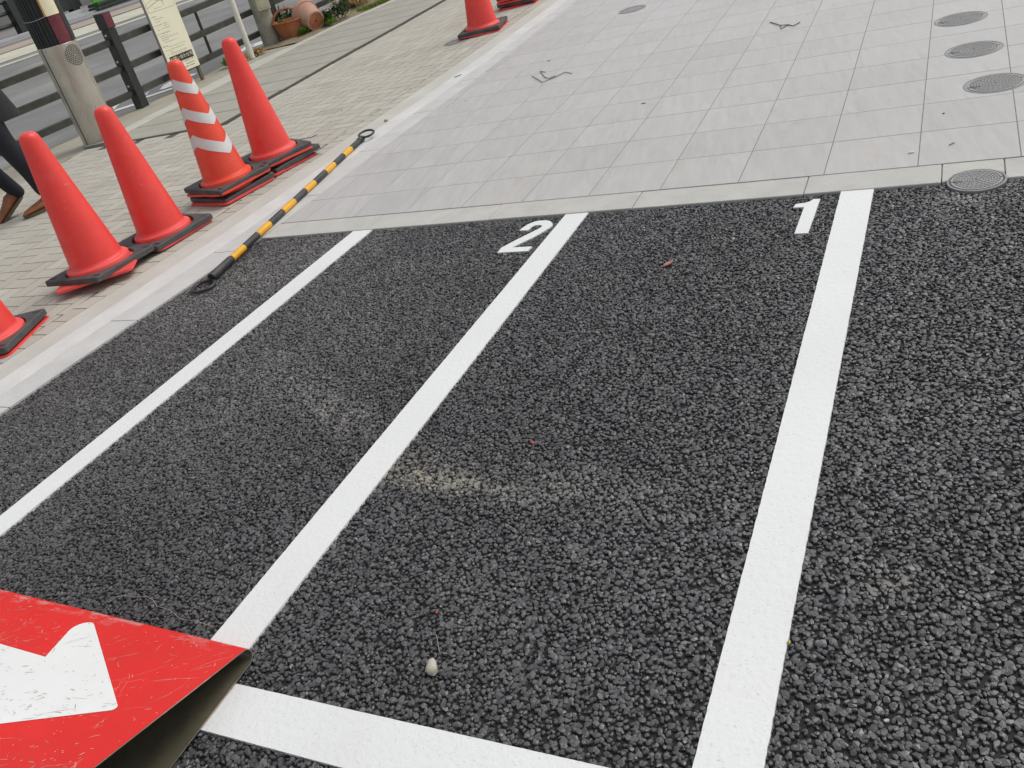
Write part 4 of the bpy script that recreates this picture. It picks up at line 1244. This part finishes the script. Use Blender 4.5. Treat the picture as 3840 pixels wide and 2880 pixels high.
lathe(bm, [(0, .012), (.096, .010), (.098, 0), (.112, 0), (.118, .008), (.119, .030), (.112, .034), (.113, .045), (.155, .235), (.158, .245), (.170, .248), (.174, .256), (.176, .300), (.172, .308), (.160, .308), (.152, .296), (.146, .24), (.105, .05), (0, .045)], 56)
ob = obj('pot_body', bm, MAT_TERRA_PALE, pot, 45)
bm = bmesh.new(); lathe(bm, [(.0, .0078), (.013, .0078), (.014, .009)], 16); obj('drain_hole', bm, MAT_SOIL, pot)
POT_FOOT = (-4.50, 5.83, .110)
bm = bmesh.new(); lathe(bm, [(0, .0095), (.012, .009), (.094, .0085), (.0955, .011)], 40); obj('foot_disc', bm, MAT_TERRA, pot)
pot_dir = Vector((-.83, .39, .35)).normalized()    # from foot to mouth
pot.matrix_world = Matrix.Translation(POT_FOOT) @ Vector((0, 0, 1)).rotation_difference(pot_dir).to_matrix().to_4x4() @ Matrix.Diagonal((1.0, 1.0, .80, 1))

# ------------------------------------------------------------------ plants
def leaves(bm, n, c, rad, size, flat=.5, upbias=.4, narrow=.35, layer=None):
    for _ in range(n):
        d = Vector((random.gauss(0, 1), random.gauss(0, 1), random.gauss(0, 1))).normalized() * (random.random()**.45)
        p = Vector(c) + Vector((d.x*rad[0], d.y*rad[1], d.z*rad[2]))
        t = (Vector((d.x, d.y, 0)) + Vector((random.gauss(0, .5), random.gauss(0, .5), upbias + random.gauss(0, .3)))).normalized()
        s = t.cross(Vector((random.gauss(0, .3), random.gauss(0, .3), 1))).normalized()
        L_ = size*random.uniform(.6, 1.3); W_ = L_*narrow
        nrm = t.cross(s)
        a, b, c2, d2 = p, p + t*L_*.5 + s*W_ - nrm*L_*.05, p + t*L_, p + t*L_*.5 - s*W_ - nrm*L_*.05
        vs = [bm.verts.new(q) for q in (a, b, c2, d2)]
        f = bm.faces.new(vs); f[layer] = random.random()
def plant(name, label, cat, loc, specs, mat, flowers=(), group=None, stems=()):
    t = empty(name, loc, label, cat, group)
    bm = bmesh.new(); lay = bm.faces.layers.float.new('tone')
    for (n, c, rad, size, flat, ub, nar) in specs: leaves(bm, n, c, rad, size, flat, ub, nar, lay)
    obj('foliage', bm, mat, t)
    if stems:
        bm = bmesh.new()
        for a, b, r in stems: tube(bm, [a, b], [r, r*.6], 5)
        obj('stem', bm, MAT_STEM, t)
    for (c, r, fm) in flowers:
        bm = bmesh.new()
        for ring_, (rr, hh, k) in enumerate(((1, .0, 9), (.72, .18, 8), (.4, .3, 5))):
            for j in range(k):
                a = 2*PI*j/k + ring_*.3 + random.uniform(-.1, .1)
                u = Vector((math.cos(a), math.sin(a), 0)); w_ = Vector((-math.sin(a), math.cos(a), 0))
                b0 = Vector(c) + Vector((0, 0, hh*r)); tip = b0 + u*r*rr + Vector((0, 0, r*.15*random.random()))
                bm.faces.new([bm.verts.new(q) for q in (b0, b0 + u*r*rr*.55 + w_*r*.34 + Vector((0, 0, r*.12)), tip, b0 + u*r*rr*.55 - w_*r*.34 + Vector((0, 0, r*.12)))])
        obj('blossom', bm, fm, t)
    return t
plant('white_flower_plant', 'dark green bushy plant with small white flowers beside the pale pot', 'flower', (-4.50, 6.03, .015),
      [(420, (0, 0, .085), (.105, .115, .075), .032, .5, .5, .38)], MAT_LEAFDARK,
      [((-.03, -.06, .185), .028, MAT_PETALW), ((.0, -.035, .192), .028, MAT_PETALW), ((-.06, -.09, .15), .028, MAT_PETALW), ((.015, .0, .18), .028, MAT_PETALW), ((-.01, -.10, .125), .028, MAT_PETALW), ((.07, -.02, .15), .028, MAT_PETALW)],
      stems=[((0, 0, 0), (.0, 0, .12), .006)])
plant('leafy_weed', 'bright green low weed growing at the foot of the white flowers', 'weed', (-4.43, 5.98, .01),
      [(230, (0, 0, .045), (.085, .085, .04), .032, .5, .6, .35)], MAT_LEAFGREEN)
plant('marigold_plant', 'marigold plant with orange blooms in the sandy bed', 'flower', (-4.46, 6.27, .015),
      [(330, (0, 0, .09), (.13, .14, .09), .040, .5, .7, .30)], MAT_LEAFDARK,
      [((.02, .10, .235), .048, MAT_PETALO), ((-.05, -.05, .165), .034, MAT_PETALO), ((-.01, .02, .18), .03, MAT_PETALO)],
      stems=[((.02, .08, 0), (.02, .10, .22), .005), ((.06, 0, 0), (.08, -.02, .12), .005), ((-.06, -.01, .05), (-.10, .0, .40), .0035)])
plant('leafy_weed', 'green weed in the shade under the pale pot', 'weed', (-4.64, 5.73, .01),
      [(120, (0, 0, .03), (.07, .06, .03), .035, .5, .7, .3)], MAT_LEAFGREEN)
plant('leafy_weed', 'small broad leaved weed sprouting by the notice board', 'weed', (-5.03, 4.735, 0),
      [(46, (0, 0, .03), (.06, .06, .03), .065, .5, .9, .22)], MAT_LEAFGREEN)
plant('potted_greens', 'few green shoots growing out of the terracotta basket', 'plant', (-4.91, 5.70, .165),
      [(34, (0, 0, .02), (.05, .05, .03), .05, .5, .9, .16)], MAT_GRASSY)
plant('leafy_shrub', 'dark leafy shrub behind the terracotta basket by the fence', 'shrub', (-5.12, 6.05, 0),
      [(300, (0, 0, .17), (.14, .20, .13), .06, .5, .5, .25)], MAT_LEAFDARK, stems=[((0, 0, 0), (.02, .03, .28), .008), ((.03, .05, 0), (-.03, .12, .36), .006)])
plant('dry_leaf_clump', 'clump of curled dry leaves at the foot of the white pole', 'dry leaves', (-4.85, 4.99, 0),
      [(60, (.0, .09, .02), (.05, .09, .022), .05, .5, .5, .38), (24, (-.03, -.09, .02), (.04, .05, .02), .05, .5, .5, .35)], MAT_DRYLEAF)
tr = empty('tree', (-4.82, 7.08, 0), 'rough dark tree trunk rising from the sandy bed behind the marigold', 'tree', up=UP)
bm = bmesh.new()
lathe(bm, [(.17, -.02), (.135, .05), (.115, .2), (.105, .8), (.098, 2.2)], 20, rfun=lambda r, z, a: r*(1 + .10*math.sin(a*5+z*3) + .05*math.sin(a*11-z*9)))
obj('trunk', bm, MAT_BARK, tr, 70)
bm = bmesh.new(); lay = bm.faces.layers.float.new('tone')
for k in range(9):
    a = k*2.4; leaves(bm, 260, (.7*math.cos(a)*(.4+.1*k/3), .7*math.sin(a)*(.4+.1*k/3), 2.6+.16*k), (.55, .55, .35), .09, .5, .1, .35, lay)
for k in range(5):
    a = k*1.3; tube(bm, [(0, 0, 2.1), (.6*math.cos(a), .6*math.sin(a), 2.9)], [.04, .012], 6)
obj('crown', bm, MAT_LEAFDARK, tr)
plant('leafy_weed', 'tangle of brown and green growth round the tree foot', 'weed', (-4.62, 7.0, .01),
      [(260, (0, 0, .06), (.14, .22, .06), .06, .5, .8, .2)], MAT_DRYLEAF)
# grass verge
bm = bmesh.new(); lay = bm.faces.layers.float.new('tone')
for _ in range(9000):
    yv = random.uniform(6.5, 9.5); xb = interp(yv, KERB_FAR) - .03
    xv = xb - abs(random.gauss(0, .13 + .06*(yv-6.5)))
    if math.sin(xv*9+yv*5)*math.cos(yv*7-xv*4) < -.45 - (yv-6.5)*.2: continue
    h = random.uniform(.02, .065); a = random.uniform(0, 2*PI); w_ = .004
    d = Vector((math.cos(a), math.sin(a), 0)); l = Vector((random.gauss(0, .4), random.gauss(0, .4), 1)).normalized()
    p = Vector((xv, yv, .005))
    f = bm.faces.new([bm.verts.new(q) for q in (p - d*w_, p + d*w_, p + l*h)]); f[lay] = random.random()
o = obj('grass', bm, MAT_GRASSY); tag(o, 'short yellow green grass on the verge by the tree', 'grass', kind='stuff')

# ------------------------------------------------------------------ small litter
def twig(name, lines, r, mat, label, cat, z=.008):
    bm = bmesh.new()
    for L_ in lines: tube(bm, [(x, y, z + (k % 2)*.002) for k, (x, y) in enumerate(L_)], r, 6)
    o = obj(name, bm, mat, None, 60); return tag(o, label, cat)
twig('bent_wire', [[(-0.1678, 2.0276), (-0.0121, 1.8228), (0.035, 1.8886), (0.0823, 1.9691), (0.1449, 1.9218)], [(-0.0841, 2.0582), (-0.138, 2.0992), (-0.043, 1.9396), (-.01, 1.902), (0.0057, 1.8957), (0.0352, 1.92)]], .0022, MAT_TWIG, 'dark bent wire lying on the tiles near the striped bar', 'wire')
twig('forked_twig', [[(1.2475, 2.3123), (1.3254, 2.1844), (1.3707, 2.1744), (1.4043, 2.1201), (1.4302, 2.1841)], [(1.3254, 2.1844), (1.3428, 2.1085), (1.3707, 2.1744)]], .0026, MAT_TWIG, 'dark forked twig lying on the far tiles', 'twig')
twig('dry_stalk', [[(0.4115, -2.2175), (0.4213, -2.1993), (0.4445, -2.19), (0.4834, -2.1902), (0.5052, -2.1818), (0.5399, -2.1888), (0.5649, -2.2024), (0.6161, -2.2077), (0.6612, -2.2239), (0.7195, -2.2236), (0.7695, -2.2279)]], .0006, MAT_STRAW, 'thin curved straw on the asphalt along the red sign', 'straw', .0025)
twig('dry_stalk', [[(1.2928, -2.1526), (1.3112, -2.1519), (1.3363, -2.1873), (1.3585, -2.189)]], .0006, MAT_STRAW, 'short kinked straw just above the pale stone', 'straw', .002)
twig('dry_stalk', [[(0.1794, -0.584), (0.152, -0.6074), (0.1558, -0.6547)]], .0009, MAT_STRAW, 'short pale straw on the asphalt below the striped bar', 'straw', .002)
twig('thin_twig', [[(-1.6438, 1.4043), (-1.6005, 1.4259), (-1.5321, 1.4392), (-1.5109, 1.4782)]], .0022, MAT_TWIG, 'thin brown twig on the bricks behind the cones', 'twig', .006)
twig('thin_twig', [[(-0.8981, 2.3537), (-0.8627, 2.3909)]], .0026, MAT_TWIG, 'short dark twig on the pale gutter band', 'twig', .007)
def lump(name, x, y, z, size, mat, label, cat, seed=1, rz=0):
    bm = bmesh.new(); bmesh.ops.create_icosphere(bm, subdivisions=2, radius=1)
    r_ = random.Random(seed); ph = [r_.uniform(0, 6) for _ in range(6)]
    for v in bm.verts:
        n_ = v.co.normalized(); k = ((abs(n_.x)**3.2 + abs(n_.y)**3.2 + abs(n_.z)**3.2)**(-1/3.2)) * ( 1 + .14*math.sin(n_.x*3+ph[0]) + .12*math.sin(n_.y*4+ph[1]) + .08*math.sin(n_.z*5+n_.x*4+ph[2]))
        v.co = Vector((n_.x*size[0], n_.y*size[1], n_.z*size[2]))*k
    o = obj(name, bm, mat, None, 60); o.location = (x, y, z); o.rotation_euler = (0, 0, rz); return tag(o, label, cat)
lump('stone', 1.3412, -2.2266, .007, (.0115, .0160, .009), MAT_PEBBLE, 'pale cream stone on the asphalt near the bottom white line', 'stone', 3, D2(25))
def scrap(name, x, y, z, L_, W_, mat, label, cat, rz):
    bm = bmesh.new(); lay = bm.faces.layers.float.new('tone'); n_ = 6
    A = []
    for i in range(n_+1):
        t = i/n_; w_ = W_*math.sin(PI*(.08+.84*t)); zz = .004*math.sin(PI*t) + .0015*math.sin(t*9)
        A.append([bm.verts.new((L_*(t-.5), -w_, zz*.6)), bm.verts.new((L_*(t-.5), 0, zz+.0015)), bm.verts.new((L_*(t-.5), w_, zz*.7))])
    for a, b in zip(A, A[1:]):
        for k in range(2): f = bm.faces.new((a[k], b[k], b[k+1], a[k+1])); f[lay] = (0, .9)[k] if name == 'fallen_leaf' else random.random()
    o = obj(name, bm, mat); o.location = (x, y, z); o.rotation_euler = (0, 0, rz); return tag(o, label, cat)
scrap('fallen_leaf', 1.3897, -.6145, .0005, .042, .009, MAT_REDLEAF, 'small red leaf on the asphalt below number 1', 'leaf', D2(60))
scrap('red_scrap', 1.2781, -1.545, .0005, .012, .0035, MAT_REDBIT, 'tiny red scrap in the middle of the asphalt', 'scrap', 2.2)
scrap('red_scrap', 1.2834, -2.098, .0005, .007, .002, MAT_REDBIT, 'tiny red scrap above the pale stone', 'scrap', 1)
scrap('fallen_leaf', 1.9705, -2.046, .001, .010, .003, MAT_YELLOWLEAF, 'tiny yellow leaf at the edge of the widest line', 'leaf', 1.4)
for k, (x, y) in enumerate([(-0.1732, 2.3417), (2.1708, 0.4583), (-0.4953, 1.7076), (0.8208, 1.122), (-1.6454, 1.9874)]):
    o = lump('grit', x, y, .006, (.005+.006*(k % 3 == 0), .0028, .002), MAT_GRIT, 'small dark crumb of grit lying on the paving', 'grit', k+20, k*1.1); o['group'] = 'crumbs of grit on the paving'
lump('stone', -.9983, 1.5457, .010, (.014, .010, .007), MAT_PEBBLE, 'grey pebble on the gutter beside the far bar ring', 'stone', 44, .4)
lump('white_bit', 2.0772, .1056, .007, (.010, .004, .0035), MAT_WHITEBIT, 'small white bit on the tile beside the border', 'litter', 50, .3)
twig('curled_leaf', [[(2.1924, 0.1364), (2.2012, 0.1425), (2.2085, 0.1534)]], .0016, MAT_TWIG, 'small curled leaf on the tile above the border cover', 'leaf', .007)

# ------------------------------------------------------------------ person walking past, cut by the left photo edge
per = empty('person', (-3.43, .60, 0), 'walking person in dark trousers, black coat and brown shoes', 'person')
po = Vector(per.location)
def skin(name, joints, edges, mat, parent, sub=2):
    me = bpy.data.meshes.new(name); me.from_pydata([tuple(Vector(j[0])) for j in joints], edges, []); me.materials.append(mat)
    o = bpy.data.objects.new(name, me); col.objects.link(o); o.parent = parent
    md = o.modifiers.new('skin', 'SKIN'); md.use_smooth_shade = True
    for i, j in enumerate(joints):
        r = j[1]; me.skin_vertices[0].data[i].radius = (r, r) if not isinstance(r, tuple) else r
    me.skin_vertices[0].data[0].use_root = True
    ss_ = o.modifiers.new('sub', 'SUBSURF'); ss_.levels = 1; ss_.render_levels = sub
    return o
W = Vector((-.42, -.90, 0)).normalized(); Lf = Vector((-W.y, W.x, 0))      # walking direction and its left-hand side
def P_(f, l, z): return tuple(W*f + Lf*l*-1 + Vector((0, 0, z)) + UP*0 + Vector((UP.x*z, UP.y*z, 0)))
# l > 0 is the side nearer the camera
hip = (0, 0, .92)
J = [(P_(0, 0, .95), .115), (P_(0, 0, 1.10), .115), (P_(.01, 0, 1.30), (.125, .10)), (P_(.01, 0, 1.42), (.10, .085)), (P_(.03, 0, 1.50), .052), (P_(.05, 0, 1.57), .062), (P_(.06, 0, 1.645), (.078, .085)), (P_(.055, 0, 1.70), .062)]
E_ = [(i, i+1) for i in range(7)]
def limb(pts, root):
    global J, E_
    prev = root
    for p, r in pts:
        J.append((P_(*p), r)); E_.append((prev, len(J)-1)); prev = len(J)-1
    return prev
limb([((-.02, -.09, .86), .085), ((-.05, -.09, .50), .055), ((-.14, -.09, .10), .038)], 0)
limb([((.03, .09, .86), .085), ((.12, .12, .52), .055), ((.0, .135, .15), .038)], 0)
for sd, sw in ((-1, .12), (1, .42)):
    h_ = limb([((.0, sd*.19, 1.39), .055), ((sw*.25, sd*.225, 1.14), .042), ((sw, sd*.22, .92), .030)], 3)
    pl = limb([((sw*1.2, sd*.215, .85), (.022, .040))], h_)
body = skin('body', J, E_, MAT_SKIN, per)
# fingers as their own fine chains joined to the body
for sd, sw in ((-1, .12), (1, .42)):
    fj, fe = [(P_(sw*1.12, sd*.218, .885), .016)], []
    for k, (dx, ln) in enumerate(((-.030, .070), (-.010, .082), (.010, .078), (.030, .062))):
        b = (sw*1.2+dx, sd*.215, .835); q = len(fj)
        fj += [(P_(*b), .0095), (P_(b[0]+.006, b[1]-sd*.006, b[2]-ln*.5), .0085), (P_(b[0]+.010, b[1]-sd*.020, b[2]-ln), .0072)]
        fe += [(0, q), (q, q+1), (q+1, q+2)]
    q = len(fj); fj += [(P_(sw*1.2+.045, sd*.205, .865), .011), (P_(sw*1.2+.062, sd*.195, .83), .0085)]; fe += [(0, q), (q, q+1)]
    skin('hand', fj, fe, MAT_SKIN, per, 1)
bm = bmesh.new()
for s__ in (-1, 1):
    c = Vector(P_(.145, s__*.032, 1.655)); tmp = bmesh.ops.create_icosphere(bm, subdivisions=1, radius=.011, matrix=Matrix.Translation(c))
obj('eyes', bm, MAT_HAIR, per, 180)
skin('nose', [(P_(.135, 0, 1.66), .008), (P_(.158, 0, 1.625), .012), (P_(.14, 0, 1.615), .010)], [(0, 1), (1, 2)], MAT_SKIN, per, 1)
skin('hair', [(P_(.03, 0, 1.725), .075), (P_(-.01, 0, 1.68), .078), (P_(-.02, 0, 1.61), .05)], [(0, 1), (1, 2)], MAT_HAIR, per)
tj = [(P_(0, 0, .96), .135), (P_(-.02, -.085, .84), .098), (P_(-.03, -.09, .66), .088), (P_(-.05, -.09, .49), .074), (P_(-.115, -.09, .26), .064), (P_(-.135, -.09, .085), .050)]
te = [(0, 1), (1, 2), (2, 3), (3, 4), (4, 5)]
tj += [(P_(.03, .085, .84), .098), (P_(.11, .10, .68), .078), (P_(.125, .12, .52), .066), (P_(.07, .13, .32), .060), (P_(-.03, .135, .10), .050)]
te += [(0, 6), (6, 7), (7, 8), (8, 9), (9, 10)]
skin('trousers', tj, te, MAT_TROUSER, per)
bm = bmesh.new(); rings = []
for f_, z_, ra, rb_ in ((-.075, .615, .168, .150), (-.075, .617, .174, .156), (-.06, .70, .170, .152), (-.03, .86, .160, .148), (0, 1.02, .150, .145), (.005, 1.18, .155, .150), (.01, 1.32, .150, .178), (.012, 1.39, .125, .180), (.015, 1.44, .095, .105), (.02, 1.50, .070, .072)):
    c0 = Vector(P_(f_, 0, z_)); rings.append([bm.verts.new(c0 + W*ra*math.cos(2*PI*k/28)*(1+.025*math.sin(5*2*PI*k/28+z_*9)) - Lf*rb_*math.sin(2*PI*k/28)) for k in range(28)])
for a, b in zip(rings, rings[1:]):
    for k in range(28): bm.faces.new((a[k], a[(k+1) % 28], b[(k+1) % 28], b[k]))
bmesh.ops.recalc_face_normals(bm, faces=bm.faces)
obj('coat', bm, MAT_COAT, per, 70)
for sd, sw in ((-1, .12), (1, .42)):
    skin('sleeve', [(P_(.01, sd*.16, 1.385), .075), (P_(sw*.25, sd*.232, 1.14), .062), (P_(sw*.95, sd*.225, .935), .050)], [(0, 1), (1, 2)], MAT_COAT, per)
def shoe(f, l, z, pitch):
    o = empty('tmp_', (0, 0, 0)); bpy.data.objects.remove(o)
    secs = [(-.085, .020, .034, .070), (-.075, .031, .052, .085), (-.045, .036, .060, .092), (-.01, .040, .055, .094), (.035, .045, .042, .076), (.085, .051, .030, .062), (.125, .050, .022, .052), (.155, .041, .016, .042), (.176, .020, .010, .026)]
    up_bm, so_bm = bmesh.new(), bmesh.new()
    def ringv(bm, secs, lo, hi, kk=14):
        rings = []
        for x, w_, _, h in secs:
            r = []
            for j in range(kk):
                a = 2*PI*j/kk; y = w_*math.cos(a)*(1 if math.sin(a) < .2 else .86); zz = lo + (hi(h)-lo)*(.5+.5*math.sin(a))
                r.append(bm.verts.new((x, y, zz)))
            rings.append(r)
        for a, b in zip(rings, rings[1:]):
            for j in range(kk): bm.faces.new((a[j], a[(j+1) % kk], b[(j+1) % kk], b[j]))
        bm.faces.new(rings[0][::-1]); bm.faces.new(rings[-1]); bmesh.ops.recalc_face_normals(bm, faces=bm.faces)
    ringv(up_bm, secs, .012, lambda h: h)
    prism(so_bm, [(x, w_+.004) for x, w_, _, h in secs] + [(x, -w_-.004) for x, w_, _, h in secs[::-1]], 0, .019)
    m = Matrix.Translation(P_(f, l, z)) @ Matrix.Rotation(math.atan2(W.y, W.x), 4, 'Z') @ Matrix.Rotation(pitch, 4, 'Y')
    s1 = obj('shoe', up_bm, MAT_SHOE, per, 60); s1.matrix_local = m
    s2 = obj('sole', so_bm, MAT_SOLE, s1, 40)
shoe(-.115, -.09, .004, 0)
shoe(.045, .135, .06, D2(30))
per.location = (-3.475, .66, 0)

# ------------------------------------------------------------------ far side of the road
def far_pt(x, y, h): return Vector((x, y, road_z(x, y) + .06)) + UP*h
farf = empty('far_fence', (-22.6, 16, road_z(-22.6, 16)), 'dark rail fence across the road, far behind', 'fence')
ff = Vector(farf.location)
for y in (8, 11.9, 15.85, 17.9, 21.9):
    bm = bmesh.new(); c = far_pt(-22.5+.02*(y-13), y, 0) - ff
    box(bm, c.x-.12, c.x+.12, c.y-.14, c.y+.14, c.z-.05, c.z+.95, .01); obj('post', bm, MAT_FARBLACK, farf)
for h in (.30, .62, .92):
    bm = bmesh.new(); a = far_pt(-22.6, 6, h)-ff; b = far_pt(-22.5, 17.8, h)-ff; tube(bm, [a, b], .05, 8); obj('rail', bm, MAT_FARBLACK, farf)
# dark shop front wall behind
bw = empty('shop_wall', (-27, 14, road_z(-27, 14)), 'dark shop front wall across the road', 'building')
bm = bmesh.new(); box(bm, -.3, 0, -22, 30, -1, 6); obj('wall', bm, MAT_FARWALL, bw)
bm = bmesh.new(); box(bm, .01, .5, -20, 28, 2.6, 2.9); obj('awning', bm, MAT_FARBLACK, bw)
def far_box(name, x, y, w_, d, h, z, mat, label, cat, bev=.01, kids=()):
    c = far_pt(x, y + (.38 if name in ('storage_box', 'kerb_block', 'plastic_crate') else 0), z)
    t = empty(name, c, label, cat)
    bm = bmesh.new(); box(bm, -d/2, d/2, -w_/2, w_/2, 0, h, bev); b = obj('panel' if d < .12 else 'case', bm, mat, t)
    for (nm, y0, y1, z0, z1, m) in kids:
        bm = bmesh.new(); box(bm, d/2+.002, d/2+.014, y0, y1, z0, z1); obj(nm, bm, m, t)
    return t
far_box('poster_board', -23.4, 14.55, .55, .06, 1.3, .16, MAT_FARGREY, 'grey poster board across the road, behind the fence', 'poster board', kids=[('poster', -.22, .22, .62, 1.2, MAT_FARWHITE), ('notice', -.15, .18, .22, .42, MAT_FARWHITE)])
far_box('poster_board', -23.4, 15.45, .52, .06, 1.3, .16, MAT_FARTAN, 'tan framed poster board across the road beside the grey one', 'poster board', kids=[('poster', -.20, .20, .60, 1.2, MAT_FARPINK), ('notice', -.16, .16, .22, .46, MAT_FARPINK)])
far_box('storage_box', -22.6, 17.2, 1.15, .6, 1.0, .22, MAT_FARBLACK, 'black storage box across the road with a white tag', 'box', .02, kids=[('tag', -.50, -.40, .12, .26, MAT_FARWHITE), ('lid_edge', -.55, .55, .80, .83, MAT_FARGREY)])
far_box('kerb_block', -22.3, 17.0, 1.2, .3, .16, 0, MAT_FARGREY, 'pale concrete block under the black storage box', 'concrete block', .02)
for k in range(2):
    t = far_box('plastic_crate', -21.9+.02*k, 18.55 + .02*k, 1.55, .5, .10, .02 + .115*k, MAT_CRATE, ['lower dark green crate of the stack across the road', 'upper dark green crate of the stack across the road'][k], 'crate', .02,
                kids=[('slat', -.70, .70, .02, .035, MAT_FARBLACK), ('slat', -.70, .70, .06, .075, MAT_FARBLACK)])
    t['group'] = 'crates stacked across the road'
for k, (y, m, lb) in enumerate(((18.02, MAT_GREENBAG, 'leftmost bright green bag in the crate across the road'), (18.45, MAT_GREENBAG, 'second bright green bag from the left in the crate across the road'), (18.72, MAT_ORANGEBAG, 'orange packet between green bags in the crate across the road'), (19.0, MAT_GREENBAG, 'bright green bag right of the orange packet across the road'), (19.35, MAT_GREENBAG, 'rightmost bright green bag in the crate across the road'))):
    c = far_pt(-21.85, y+.38, .24)
    bm = bmesh.new(); w_ = .10 if m is MAT_ORANGEBAG else .17
    lathe(bm, [(0, 0), (w_, .0), (w_*1.05, .2), (w_*.9, .42), (w_*.5, .52), (0, .53)], 14, rfun=lambda r, z, a: r*(1+.12*math.sin(a*3+z*9)))
    o = obj('plastic_bag', bm, m, None, 60); o.location = c; tag(o, lb, 'bag', 'bags in the crate across the road')
bm = bmesh.new(); lay = bm.faces.layers.float.new('tone')
for k in range(10): leaves(bm, 160, (0, -1.6+.36*k, .45), (.3, .35, .45), .10, .5, .3, .35, lay)
t = empty('hedge', far_pt(-23.0, 11.9, 0), 'dark clipped hedge across the road at the corner of the photo', 'hedge'); obj('foliage', bm, MAT_LEAFDARK, t)
bm = bmesh.new(); box(bm, -.28, .28, -1.9, 1.9, 0, .75, .05); obj('twigs', bm, MAT_FARBLACK, t)
